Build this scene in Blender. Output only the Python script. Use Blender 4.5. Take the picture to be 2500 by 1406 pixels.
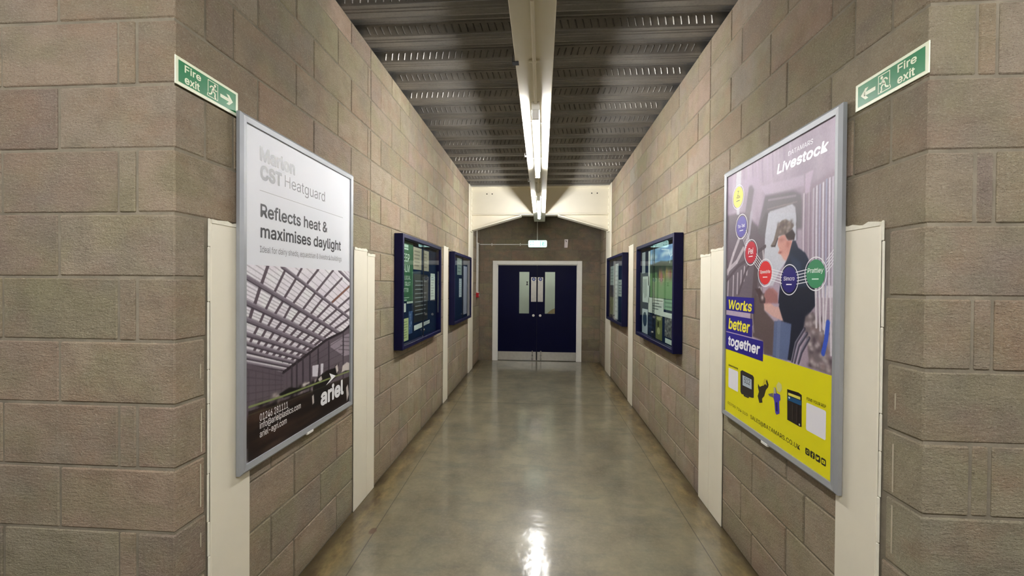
import bpy, bmesh, math, random
import numpy as np
from mathutils import Matrix, Vector

random.seed(7)
rng = np.random.default_rng(7)
for o in list(bpy.data.objects):
    bpy.data.objects.remove(o, do_unlink=True)
SC = bpy.context.scene
COL = SC.collection

# ------------------------------------------------------------------ camera
FPX, YAW, PITCH, ROLL, CAMH = 1025.63, 0.070368, 0.009653, 0.007283, 1.56796
cam_data = bpy.data.cameras.new('camera')
cam_data.sensor_fit = 'HORIZONTAL'
cam_data.sensor_width = 36.0
cam_data.lens = FPX / 2500 * 36.0
cam_data.clip_start = 0.02
cam = bpy.data.objects.new('camera', cam_data)
COL.objects.link(cam)
_F = Vector((-math.sin(YAW) * math.cos(PITCH), math.cos(YAW) * math.cos(PITCH), -math.sin(PITCH)))
_R = Vector((math.cos(YAW), math.sin(YAW), 0))
_U = _R.cross(_F)
_c, _s = math.cos(ROLL), math.sin(ROLL)
_R, _U = _c * _R + _s * _U, -_s * _R + _c * _U
cam.matrix_world = Matrix(((_R.x, _U.x, -_F.x, 0), (_R.y, _U.y, -_F.y, 0), (_R.z, _U.z, -_F.z, CAMH), (0, 0, 0, 1)))
SC.camera = cam

# ------------------------------------------------------------------ world, exposure, tube brightness
world = bpy.data.worlds.new('world')
SC.world = world
world.use_nodes = True
world.node_tree.nodes['Background'].inputs[0].default_value = (0.9, 0.95, 1.0, 1)
world.node_tree.nodes['Background'].inputs[1].default_value = 0.03
SC.view_settings.view_transform = 'Standard'
SC.view_settings.look = 'None'
SC.view_settings.gamma = 1.0
SC.view_settings.use_curve_mapping = False
SC.view_settings.exposure = 2.5
TUBE = 35.0            # radiance of the tubes in the corridor
HALL_TUBE = 42.0       # radiance of the unseen tubes added in the hall the camera stands in
LOBBY_TUBE = 10.0
SIGN_GLOW = 0.42
cy = SC.cycles
cy.use_denoising = True
try:
    cy.denoiser = 'OPENIMAGEDENOISE'
    cy.denoising_input_passes = 'RGB_ALBEDO_NORMAL'
except Exception:
    pass
cy.max_bounces = 10
cy.diffuse_bounces = 6
cy.glossy_bounces = 5
cy.transparent_max_bounces = 12
cy.sample_clamp_indirect = 6.0
cy.caustics_reflective = False
cy.caustics_refractive = False

# ------------------------------------------------------------------ measured layout (metres)
XL, XR = -1.2766, 1.1784      # corridor wall faces
YP, YE = 1.3781, 8.5577       # pier faces, end wall face
ZC = 3.3106                   # underside of the deck
BX = -0.050                   # axis of the ceiling beam and lights


# ------------------------------------------------------------------ colour and material helpers
def lin(c):
    return tuple(((v / 255) / 12.92 if v / 255 <= 0.04045 else ((v / 255 + 0.055) / 1.055) ** 2.4) for v in c)


def new_mat(name):
    m = bpy.data.materials.new(name)
    m.use_nodes = True
    nt = m.node_tree
    nt.nodes.clear()
    out = nt.nodes.new('ShaderNodeOutputMaterial')
    b = nt.nodes.new('ShaderNodeBsdfPrincipled')
    nt.links.new(b.outputs[0], out.inputs[0])
    return m, nt, b, out


class G:
    """tiny node-graph writer"""
    def __init__(self, nt):
        self.nt = nt

    def n(self, t, **k):
        nd = self.nt.nodes.new('ShaderNode' + t)
        for a, v in k.items():
            setattr(nd, a, v)
        return nd

    def put(self, sock, v):
        if hasattr(v, 'is_output'):
            self.nt.links.new(v, sock)
        elif v is not None:
            sock.default_value = v

    def math(self, op, a, b=None, clamp=False):
        nd = self.n('Math', operation=op, use_clamp=clamp)
        self.put(nd.inputs[0], a)
        if b is not None:
            self.put(nd.inputs[1], b)
        return nd.outputs[0]

    def mix(self, f, a, b, blend='MIX'):
        nd = self.n('Mix', data_type='RGBA', blend_type=blend)
        self.put(nd.inputs[0], f)
        self.put(nd.inputs[6], a if hasattr(a, 'is_output') else (*a, 1))
        self.put(nd.inputs[7], b if hasattr(b, 'is_output') else (*b, 1))
        return nd.outputs[2]

    def noise(self, vec, scale, detail=3.0, rough=0.55):
        nd = self.n('TexNoise')
        self.put(nd.inputs['Vector'], vec)
        nd.inputs['Scale'].default_value = scale
        nd.inputs['Detail'].default_value = detail
        nd.inputs['Roughness'].default_value = rough
        return nd.outputs[0]

    def ramp(self, f, a, b):
        nd = self.n('MapRange')
        nd.inputs[1].default_value = a
        nd.inputs[2].default_value = b
        self.put(nd.inputs[0], f)
        return nd.outputs[0]

    def scalev(self, vec, s):
        nd = self.n('Mapping')
        self.put(nd.inputs[0], vec)
        nd.inputs[3].default_value = s
        return nd.outputs[0]

    def bump(self, h, strength, dist):
        nd = self.n('Bump')
        nd.inputs['Strength'].default_value = strength
        nd.inputs['Distance'].default_value = dist
        self.put(nd.inputs['Height'], h)
        return nd.outputs[0]


def plain(name, rgb, rough=0.5, metal=0.0, spec=0.5, vary=0.0, vscale=6.0, bump=0.0, bscale=80.0, emit=None, estr=0.0):
    m, nt, b, _ = new_mat(name)
    g = G(nt)
    c = lin(rgb)
    b.inputs['Roughness'].default_value = rough
    b.inputs['Metallic'].default_value = metal
    b.inputs['Specular IOR Level'].default_value = spec
    tc = g.n('TexCoord').outputs['Object']
    nz = g.noise(tc, vscale, 4.0)
    lo = tuple(v * (1 - vary) for v in c)
    hi = tuple(min(1, v * (1 + vary)) for v in c)
    g.put(b.inputs['Base Color'], g.mix(g.ramp(nz, 0.3, 0.7), lo, hi))
    if bump:
        g.put(b.inputs['Normal'], g.bump(g.noise(tc, bscale, 3.0), 0.6, bump))
    if emit:
        b.inputs['Emission Color'].default_value = (*lin(emit), 1)
        b.inputs['Emission Strength'].default_value = estr
    return m


def block_material():
    m, nt, b, _ = new_mat('concrete_block')
    g = G(nt)
    tc = g.n('TexCoord').outputs['Object']
    at = g.n('Attribute', attribute_name='tone').outputs['Color']
    big = g.noise(tc, 3.3, 3.0)
    mid = g.noise(tc, 11.0, 3.0)
    fine = g.noise(g.scalev(tc, (1.0, 1.0, 1.6)), 95.0, 4.0, 0.75)
    grit = g.noise(g.scalev(tc, (1.0, 1.0, 2.0)), 185.0, 3.0, 0.75)
    olive = g.noise(g.scalev(tc, (1, 1, 1.5)), 3.7, 2.0)
    c = g.mix(g.math('MULTIPLY', g.ramp(olive, 0.46, 0.66), 0.55), at, lin((146, 140, 108)))
    rust = g.noise(g.scalev(tc, (1.0, 1.0, 1.4)), 4.6, 3.0)
    c = g.mix(g.math('MULTIPLY', g.ramp(rust, 0.48, 0.68), 0.55), c, lin((156, 130, 108)))
    c = g.mix(g.math('MULTIPLY', g.ramp(big, 0.50, 0.70), 0.40), c, lin((128, 120, 114)))
    c = g.mix(g.math('MULTIPLY', g.ramp(mid, 0.45, 0.75), 0.30), c, lin((108, 98, 82)))
    c = g.mix(g.math('MULTIPLY', g.ramp(fine, 0.52, 0.72), 0.60), c, lin((192, 182, 160)))
    c = g.mix(g.math('MULTIPLY', g.ramp(grit, 0.55, 0.70), 0.80), c, lin((72, 64, 54)))
    sep = g.n('SeparateXYZ')
    g.put(sep.inputs[0], tc)
    # damp dirt splashed low on the wall
    low = g.math('MULTIPLY', g.ramp(g.math('ADD', sep.outputs[2], g.math('MULTIPLY', mid, 0.2)), 0.20, 0.05), 0.5, True)
    c = g.mix(low, c, lin((98, 88, 66)))
    g.put(b.inputs['Base Color'], c)
    b.inputs['Roughness'].default_value = 0.92
    b.inputs['Specular IOR Level'].default_value = 0.2
    h = g.math('ADD', g.noise(g.scalev(tc, (1, 1, 2.2)), 60.0, 5.0, 0.75), g.math('MULTIPLY', fine, 0.6))
    h = g.math('ADD', h, g.math('MULTIPLY', g.noise(g.scalev(tc, (0.6, 0.6, 1.6)), 24.0, 2.0), 0.8))
    g.put(b.inputs['Normal'], g.bump(h, 1.0, 0.0085))
    return m


def floor_material():
    m, nt, b, _ = new_mat('polished_concrete')
    g = G(nt)
    tc = g.n('TexCoord').outputs['Object']
    sep = g.n('SeparateXYZ')
    g.put(sep.inputs[0], tc)
    X, Y = sep.outputs[0], sep.outputs[1]
    cloud = g.noise(g.scalev(tc, (1.0, 0.7, 1)), 2.6, 7.0, 0.70)
    cloud2 = g.noise(g.scalev(tc, (0.7, 1.6, 1)), 4.3, 4.0, 0.6)
    fine = g.noise(tc, 46.0, 4.0, 0.65)
    c = g.mix(g.ramp(cloud, 0.32, 0.68), lin((104, 96, 76)), lin((152, 144, 116)))
    c = g.mix(g.math('MULTIPLY', g.ramp(cloud2, 0.50, 0.70), 0.6), c, lin((98, 98, 86)))
    c = g.mix(g.math('MULTIPLY', g.ramp(fine, 0.48, 0.72), 0.45), c, lin((150, 142, 118)))
    spk = g.noise(tc, 130.0, 3.0, 0.7)
    c = g.mix(g.math('MULTIPLY', g.ramp(spk, 0.58, 0.74), 0.5), c, lin((88, 80, 62)))
    scuff = g.noise(g.scalev(tc, (1.0, 3.2, 1)), 7.0, 6.0, 0.72)
    c = g.mix(g.math('MULTIPLY', g.ramp(scuff, 0.56, 0.72), 0.45), c, lin((92, 86, 70)))
    # worn, stained strips outside the saw cuts along both walls
    jl = g.math('ADD', g.math('MULTIPLY', Y, 0.0215), X)     # zero-line left: X = -0.985 - 0.0215 Y
    dl = g.math('SUBTRACT', -0.985, jl)                      # >0 beyond the left cut
    jr = g.math('ADD', g.math('MULTIPLY', Y, 0.0085), X)
    dr = g.math('SUBTRACT', jr, 1.002)
    wob = g.math('MULTIPLY', g.math('SUBTRACT', g.noise(tc, 4.5, 6.0, 0.7), 0.5), 0.40)
    edge = g.math('MAXIMUM', dl, dr)
    stain = g.ramp(g.math('ADD', edge, wob), -0.06, 0.16)
    blot = g.noise(g.scalev(tc, (1.4, 0.6, 1)), 5.5, 7.0, 0.72)
    sc = g.mix(g.ramp(blot, 0.40, 0.60), lin((84, 62, 32)), lin((150, 132, 86)))
    c = g.mix(g.math('MULTIPLY', stain, 0.88), c, sc)
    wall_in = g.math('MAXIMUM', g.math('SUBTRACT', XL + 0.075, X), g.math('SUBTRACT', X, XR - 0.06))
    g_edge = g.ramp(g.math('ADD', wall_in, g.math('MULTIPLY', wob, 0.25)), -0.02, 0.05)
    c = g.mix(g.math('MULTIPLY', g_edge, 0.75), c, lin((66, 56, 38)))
    # saw cuts
    cut = g.math('MAXIMUM', g.math('LESS_THAN', g.math('ABSOLUTE', dl), 0.0032), g.math('LESS_THAN', g.math('ABSOLUTE', dr), 0.0032))
    cross = g.math('LESS_THAN', g.math('ABSOLUTE', g.math('SUBTRACT', Y, 5.50)), 0.008)
    cut = g.math('MAXIMUM', cut, cross)
    cutw = g.math('MULTIPLY', cut, 0.72)
    c = g.mix(cutw, c, lin((62, 56, 44)))
    # one rust spot and small pits
    dx = g.math('MULTIPLY', g.math('ADD', X, 1.053), 1.0)
    dy = g.math('MULTIPLY', g.math('SUBTRACT', Y, 2.574), 0.62)
    rr = g.math('SQRT', g.math('ADD', g.math('MULTIPLY', dx, dx), g.math('MULTIPLY', dy, dy)))
    rr = g.math('ADD', rr, g.math('MULTIPLY', g.math('SUBTRACT', fine, 0.5), 0.02))
    c = g.mix(g.math('MULTIPLY', g.ramp(rr, 0.026, 0.018), 0.85), c, lin((92, 60, 36)))
    c = g.mix(0.20, c, (0, 0, 0))
    g.put(b.inputs['Base Color'], c)
    r = g.math('ADD', 0.36, g.math('MULTIPLY', g.ramp(cloud2, 0.3, 0.75), 0.12))
    g.put(b.inputs['Roughness'], r)
    b.inputs['Specular IOR Level'].default_value = 0.45
    cw = g.math('SUBTRACT', 1.0, g.math('MULTIPLY', g.ramp(cloud2, 0.42, 0.72), 0.30))
    g.put(b.inputs['Coat Weight'], g.math('MULTIPLY', 0.95, g.math('SUBTRACT', cw, g.math('MULTIPLY', stain, 0.45), True)))
    g.put(b.inputs['Coat Roughness'], g.math('ADD', 0.115, g.math('MULTIPLY', g.ramp(cloud, 0.3, 0.7), 0.05)))
    g.put(b.inputs['Coat Normal'], g.bump(g.math('ADD', g.noise(tc, 7.0, 2.0), g.math('MULTIPLY', g.noise(tc, 40.0, 2.0), 0.16)), 0.16, 0.012))
    h = g.math('ADD', g.math('MULTIPLY', g.noise(tc, 9.0, 3.0), 1.0), g.math('MULTIPLY', fine, 0.10))
    g.put(b.inputs['Normal'], g.bump(h, 0.10, 0.02))
    return m


def steel_material():
    m, nt, b, _ = new_mat('galvanised_deck')
    g = G(nt)
    tc = g.n('TexCoord').outputs['Object']
    n1 = g.noise(g.scalev(tc, (0.5, 2.0, 1)), 4.0, 4.0)
    n2 = g.noise(tc, 60.0, 3.0, 0.7)
    c = g.mix(g.ramp(n1, 0.3, 0.7), lin((112, 110, 106)), lin((142, 138, 131)))
    c = g.mix(g.math('MULTIPLY', g.ramp(n2, 0.5, 0.75), 0.4), c, lin((104, 101, 98)))
    g.put(b.inputs['Base Color'], c)
    b.inputs['Metallic'].default_value = 0.75
    g.put(b.inputs['Roughness'], g.math('ADD', 0.36, g.math('MULTIPLY', n2, 0.2)))
    g.put(b.inputs['Normal'], g.bump(g.noise(g.scalev(tc, (1, 3, 3)), 14.0, 2.0), 0.15, 0.01))
    return m


def glass_material(name='clear_glass', tint=(0.93, 0.97, 0.95)):
    m = bpy.data.materials.new(name)
    m.use_nodes = True
    nt = m.node_tree
    nt.nodes.clear()
    g = G(nt)
    out = g.n('OutputMaterial')
    tr = g.n('BsdfTransparent')
    tr.inputs[0].default_value = (*tint, 1)
    gl = g.n('BsdfGlossy')
    gl.inputs['Roughness'].default_value = 0.015
    fr = g.n('Fresnel')
    fr.inputs[0].default_value = 1.5
    mx = g.n('MixShader')
    geo = g.n('NewGeometry')                     # one reflecting face per pane: the face turned to the eye
    nt.links.new(g.math('MULTIPLY', fr.outputs[0], g.math('SUBTRACT', 1.0, geo.outputs['Backfacing'])), mx.inputs[0])
    nt.links.new(tr.outputs[0], mx.inputs[1])
    nt.links.new(gl.outputs[0], mx.inputs[2])
    nt.links.new(mx.outputs[0], out.inputs[0])
    return m


def printed_material(name, rough=0.35):
    m, nt, b, _ = new_mat(name)
    g = G(nt)
    at = g.n('Attribute', attribute_name='ink').outputs['Color']
    nt.links.new(at, b.inputs['Base Color'])
    b.inputs['Roughness'].default_value = rough
    b.inputs['Specular IOR Level'].default_value = 0.2
    return m


MT = {}
MT['block'] = block_material()
MT['mortar'] = plain('mortar', (128, 120, 104), 0.95, spec=0.1, vary=0.18, vscale=14, bump=0.002, bscale=180)
MT['lime'] = plain('lime_streak', (184, 174, 152), 0.9, spec=0.1, vary=0.1)
MT['floor'] = floor_material()
MT['deck'] = steel_material()
MT['cream'] = plain('cream_paint', (228, 222, 203), 0.42, vary=0.035, vscale=3.0, bump=0.0006, bscale=30)
MT['cream_rough'] = plain('cream_splash', (230, 226, 208), 0.8, vary=0.06, vscale=30, bump=0.003, bscale=60)
MT['white'] = plain('white_gloss', (238, 237, 230), 0.32, vary=0.02)
MT['white_plastic'] = plain('white_plastic', (232, 230, 222), 0.4, vary=0.03)
MT['pink_plastic'] = plain('white_pvc', (226, 216, 214), 0.45, vary=0.03)
MT['navy'] = plain('navy_paint', (4, 5, 48), 0.45, spec=0.22, vary=0.06)
MT['navy_door'] = plain('navy_door_paint', (1, 3, 40), 0.5, spec=0.12, vary=0.08, vscale=2.0)
MT['board'] = plain('dark_blue_felt', (12, 30, 58), 0.9, spec=0.1, vary=0.1)
MT['glass'] = glass_material()
MT['alu'] = plain('silver_aluminium', (160, 163, 166), 0.5, metal=0.3, vary=0.03)
MT['steel'] = plain('brushed_steel', (196, 194, 186), 0.36, metal=0.7, vary=0.06, vscale=20)
MT['chrome'] = plain('satin_chrome', (214, 214, 214), 0.22, metal=0.9)
MT['black'] = plain('black_print', (22, 22, 24), 0.5, vary=0.0)
MT['seal'] = plain('black_seal', (18, 20, 26), 0.7)
MT['paper'] = plain('white_paper', (221, 223, 228), 0.5, spec=0.25, vary=0.012, vscale=3)
MT['red'] = plain('red_plastic', (168, 18, 28), 0.4, vary=0.05)
MT['dark_hole'] = plain('dark_recess', (20, 18, 16), 0.9)
MT['sign_white'] = plain('photoluminescent_cream', (236, 242, 214), 0.35, vary=0.02, vscale=4)
MT['sign_green'] = plain('sign_green', (18, 122, 70), 0.35, vary=0.08, vscale=5)
MT['printed'] = printed_material('printed_picture', 0.45)
_ink = {}


def ink(rgb):
    k = tuple(rgb)
    if k not in _ink:
        _ink[k] = plain('ink_%d_%d_%d' % k, k, 0.38, spec=0.35, vary=0.0)
    return _ink[k]


def tube_material(name, strength):
    return plain(name, (250, 248, 240), 0.4, emit=(250, 249, 250), estr=strength)


MT['tube'] = tube_material('lit_tube', TUBE)
MT['tube_dimmed'] = tube_material('lit_tube_dimmed', TUBE * 0.84)  # farther tube, set dimmer so the cross beam stays less bright
MT['tube_hall'] = tube_material('lit_tube_hall', HALL_TUBE)
MT['tube_lobby'] = tube_material('lit_tube_lobby', LOBBY_TUBE)
MT['glow'] = plain('lit_sign_face', (220, 250, 245), 0.4, emit=(196, 246, 240), estr=SIGN_GLOW)
MT['glow_mark'] = plain('lit_sign_mark', (90, 190, 180), 0.4, emit=(70, 176, 160), estr=SIGN_GLOW * 0.3)


# ------------------------------------------------------------------ mesh builder
class MB:
    def __init__(self):
        self.v, self.f, self.mi, self.sm, self.tone = [], [], [], [], []
        self.cur, self.t = 0, (0.3, 0.3, 0.3)

    def _add(self, vs, fs, smooth=False):
        b = len(self.v)
        self.v += [tuple(p) for p in vs]
        for f in fs:
            self.f.append([b + i for i in f])
            self.mi.append(self.cur)
            self.sm.append(smooth)
            self.tone.append(self.t)

    def box(self, x0, x1, y0, y1, z0, z1):
        vs = [(x, y, z) for x in (x0, x1) for y in (y0, y1) for z in (z0, z1)]
        self._add(vs, [(0, 1, 3, 2), (4, 6, 7, 5), (0, 4, 5, 1), (2, 3, 7, 6), (0, 2, 6, 4), (1, 5, 7, 3)])

    def cbox(self, x0, x1, y0, y1, z0, z1, c=0.003):
        lo, hi = (x0, y0, z0), (x1, y1, z1)
        c = min(c, (x1 - x0) * 0.45, (y1 - y0) * 0.45, (z1 - z0) * 0.45)
        vs, idx = [], {}
        for sx in (0, 1):
            for sy in (0, 1):
                for sz in (0, 1):
                    s = (sx, sy, sz)
                    for ax in range(3):
                        p = []
                        for k in range(3):
                            e = hi[k] if s[k] else lo[k]
                            p.append(e if k == ax else e + (-c if s[k] else c))
                        idx[(s, ax)] = len(vs)
                        vs.append(p)
        fs = []
        for ax in range(3):
            a, b = [k for k in range(3) if k != ax]
            for sd in (0, 1):
                q = []
                for (p, r) in ((0, 0), (1, 0), (1, 1), (0, 1)):
                    s = [0, 0, 0]
                    s[ax], s[a], s[b] = sd, p, r
                    q.append(idx[(tuple(s), ax)])
                fs.append(q)
            for p in (0, 1):
                for r in (0, 1):
                    s0, s1 = [0, 0, 0], [0, 0, 0]
                    s0[a] = s1[a] = p
                    s0[b] = s1[b] = r
                    s0[ax], s1[ax] = 0, 1
                    fs.append([idx[(tuple(s0), a)], idx[(tuple(s0), b)], idx[(tuple(s1), b)], idx[(tuple(s1), a)]])
        for sx in (0, 1):
            for sy in (0, 1):
                for sz in (0, 1):
                    fs.append([idx[((sx, sy, sz), k)] for k in range(3)])
        self._add(vs, fs)

    def cyl(self, p, q, r, n=14, r2=None):
        p, q = Vector(p), Vector(q)
        d = (q - p).normalized()
        a = d.orthogonal().normalized()
        b = d.cross(a)
        r2 = r if r2 is None else r2
        ring = [(math.cos(2 * math.pi * i / n), math.sin(2 * math.pi * i / n)) for i in range(n)]
        vs = [p + r * (a * u + b * w) for u, w in ring] + [q + r2 * (a * u + b * w) for u, w in ring]
        self._add(vs, [(i, (i + 1) % n, n + (i + 1) % n, n + i) for i in range(n)], True)
        self._add(vs[:n], [tuple(range(n))])
        self._add(vs[n:], [tuple(range(n))])

    def path(self, pts, r, n=10):
        for a, b in zip(pts[:-1], pts[1:]):
            self.cyl(a, b, r, n)
        for p in pts[1:-1]:
            self.ball(p, r, n)

    def ball(self, c, r, n=10, sc=(1, 1, 1)):
        m = max(4, n // 2)
        vs = [(c[0], c[1], c[2] + r * sc[2])]
        for j in range(1, m):
            th = math.pi * j / m
            for i in range(n):
                ph = 2 * math.pi * i / n
                vs.append((c[0] + sc[0] * r * math.sin(th) * math.cos(ph), c[1] + sc[1] * r * math.sin(th) * math.sin(ph), c[2] + sc[2] * r * math.cos(th)))
        vs.append((c[0], c[1], c[2] - r * sc[2]))
        fs = [(0, 1 + i, 1 + (i + 1) % n) for i in range(n)]
        for j in range(m - 2):
            for i in range(n):
                a, b = 1 + j * n + i, 1 + j * n + (i + 1) % n
                fs.append((a, b, b + n, a + n))
        last = len(vs) - 1
        fs += [(last, 1 + (m - 2) * n + (i + 1) % n, 1 + (m - 2) * n + i) for i in range(n)]
        self._add(vs, fs, True)

    def prism(self, poly, d0, d1, axis='z'):
        """poly in the two other axes, extruded along axis from d0 to d1"""
        def P(a, b, d):
            return {'z': (a, b, d), 'y': (a, d, b), 'x': (d, a, b)}[axis]
        n = len(poly)
        vs = [P(a, b, d0) for a, b in poly] + [P(a, b, d1) for a, b in poly]
        self._add(vs, [tuple(range(n)), tuple(range(n, 2 * n))] + [(i, (i + 1) % n, n + (i + 1) % n, n + i) for i in range(n)])

    def flat(self, poly, z):
        self._add([(a, b, z) for a, b in poly], [tuple(range(len(poly)))])

    def build(self, name, mats, parent=None, smooth_all=False, up=False):
        me = bpy.data.meshes.new(name)
        me.from_pydata(self.v, [], self.f)
        mats = mats if isinstance(mats, (list, tuple)) else [mats]
        for m in mats:
            me.materials.append(m)
        me.polygons.foreach_set('material_index', self.mi)
        bm = bmesh.new()
        bm.from_mesh(me)
        if up:
            for f in bm.faces:
                f.normal_update()
                if f.normal.z < 0:
                    f.normal_flip()
        else:
            bmesh.ops.recalc_face_normals(bm, faces=bm.faces)
        bm.to_mesh(me)
        bm.free()
        me.polygons.foreach_set('use_smooth', self.sm)
        if any(t != self.tone[0] for t in self.tone):
            at = me.color_attributes.new('tone', 'FLOAT_COLOR', 'CORNER')
            buf = []
            for p in me.polygons:
                buf += [*self.tone[p.index], 1.0] * p.loop_total
            at.data.foreach_set('color', buf)
        me.update()
        ob = bpy.data.objects.new(name, me)
        COL.objects.link(ob)
        if parent:
            ob.parent = parent
        return ob


def tag(o, label, cat, group=None, kind=None):
    if label:
        o['label'] = label
    if cat:
        o['category'] = cat
    if group:
        o['group'] = group
    if kind:
        o['kind'] = kind
    return o


ROT = {
    'L': Matrix(((0, 0, 1), (1, 0, 0), (0, 1, 0))),       # x -> +Y, y -> +Z, z -> +X  (hangs on the left wall)
    'R': Matrix(((0, 0, -1), (-1, 0, 0), (0, 1, 0))),     # x -> -Y, y -> +Z, z -> -X  (hangs on the right wall)
    'E': Matrix(((1, 0, 0), (0, 0, -1), (0, 1, 0))),      # x -> +X, y -> +Z, z -> -Y  (hangs on the end wall)
    '0': Matrix.Identity(3),
}


def thing(name, loc, side='0', label=None, cat=None, group=None, kind=None):
    e = bpy.data.objects.new(name, None)
    e.empty_display_size = 0.1
    COL.objects.link(e)
    e.matrix_world = Matrix.Translation(loc) @ ROT[side].to_4x4()
    return tag(e, label, cat, group, kind)


def place(o, loc, side):
    o.matrix_world = Matrix.Translation(loc) @ ROT[side].to_4x4()
    return o


def copy_tree(o, loc):
    r = o.copy()
    COL.objects.link(r)
    r.location = loc
    for ch in list(o.children):
        c = ch.copy()
        COL.objects.link(c)
        c.parent = r
        for gch in list(ch.children):
            d = gch.copy()
            COL.objects.link(d)
            d.parent = c
    return r


FONT = None
try:
    import os
    _fp = os.path.join(bpy.utils.system_resource('DATAFILES'), 'fonts', 'Inter.woff2')   # ships with Blender
    if os.path.exists(_fp):
        FONT = bpy.data.fonts.load(_fp)
except Exception:
    FONT = None


def text_shape(body, x0, y0, x1, y1, bold=0.0, shear=0.0, spacing=1.0):
    """outline of a word fitted into the box x0..x1, y0..y1: lists of vertices and faces"""
    cu = bpy.data.curves.new('lettering', 'FONT')
    cu.body = body
    if FONT:
        cu.font = FONT
    cu.size = 1.0
    cu.resolution_u = 3
    cu.shear = shear
    cu.space_character = spacing
    cu.fill_mode = 'FRONT'
    ob = bpy.data.objects.new('lettering', cu)
    COL.objects.link(ob)
    dg = bpy.context.evaluated_depsgraph_get()
    me = bpy.data.meshes.new_from_object(ob.evaluated_get(dg))
    n = len(me.vertices)
    co = np.empty(n * 3)
    me.vertices.foreach_get('co', co)
    co = co.reshape(-1, 3)
    faces = [tuple(p.vertices) for p in me.polygons]
    a, b = co[:, :2].min(0), co[:, :2].max(0)
    k = (np.array([x1 - x0, y1 - y0])) / (b - a)
    xy = (co[:, :2] - a) * k + np.array([x0, y0])
    bpy.data.objects.remove(ob, do_unlink=True)
    bpy.data.curves.remove(cu)
    bpy.data.meshes.remove(me)
    return xy, faces, k[1]


def letters(name, lines, z, mat, parent):
    """lines: (text, x0, y0, x1, y1, bold, shear); every line is a part of its own"""
    for ln in lines:
        mb = MB()
        body, x0, y0, x1, y1 = ln[:5]
        bold = ln[5] if len(ln) > 5 else 0.0
        sh = ln[6] if len(ln) > 6 else 0.0
        d = max(bold, 0) * 0.8 * (y1 - y0)
        xy, fs, k = text_shape(body, x0 + d, y0 + d, x1 - d, y1 - d, bold, sh)
        # heavier weights: the outline is thickened by neighbouring copies of itself
        ring = [(0, 0)] if d == 0 else [(0, 0)] + [(math.cos(a * math.pi / 8) * u, math.sin(a * math.pi / 8) * u) for u in ((0.5, 1.0) if d > 0.0012 else (1.0,)) for a in range(16)]
        for i, (ax, ay) in enumerate(ring):
            for q_, f in enumerate(fs):            # glyph outlines may overlap: each face a hair apart
                zz = z + (0.000012 * i + 0.0000017 * (q_ % 7) if d else 0.000009 * (q_ % 29))
                mb._add([(xy[v][0] + ax * d, xy[v][1] + ay * d, zz) for v in f], [tuple(range(len(f)))])
        mb.build(name, mat, parent, up=True)


def disc(cx, cy_, r, n=40, ry=None):
    ry = r if ry is None else ry
    return [(cx + r * math.cos(2 * math.pi * i / n), cy_ + ry * math.sin(2 * math.pi * i / n)) for i in range(n)]


def rrect(x0, y0, x1, y1, r, n=5):
    out = []
    for cx, cy_, a in ((x1 - r, y1 - r, 0), (x0 + r, y1 - r, 90), (x0 + r, y0 + r, 180), (x1 - r, y0 + r, 270)):
        for i in range(n + 1):
            t = math.radians(a + 90 * i / n)
            out.append((cx + r * math.cos(t), cy_ + r * math.sin(t)))
    return out


def stroke(mb, pts, w, z):
    for (ax, ay), (bx, by) in zip(pts[:-1], pts[1:]):
        d = math.hypot(bx - ax, by - ay) or 1e-6
        nx, ny = -(by - ay) / d * w / 2, (bx - ax) / d * w / 2
        mb.flat([(ax + nx, ay + ny), (bx + nx, by + ny), (bx - nx, by - ny), (ax - nx, ay - ny)], z)


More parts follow.
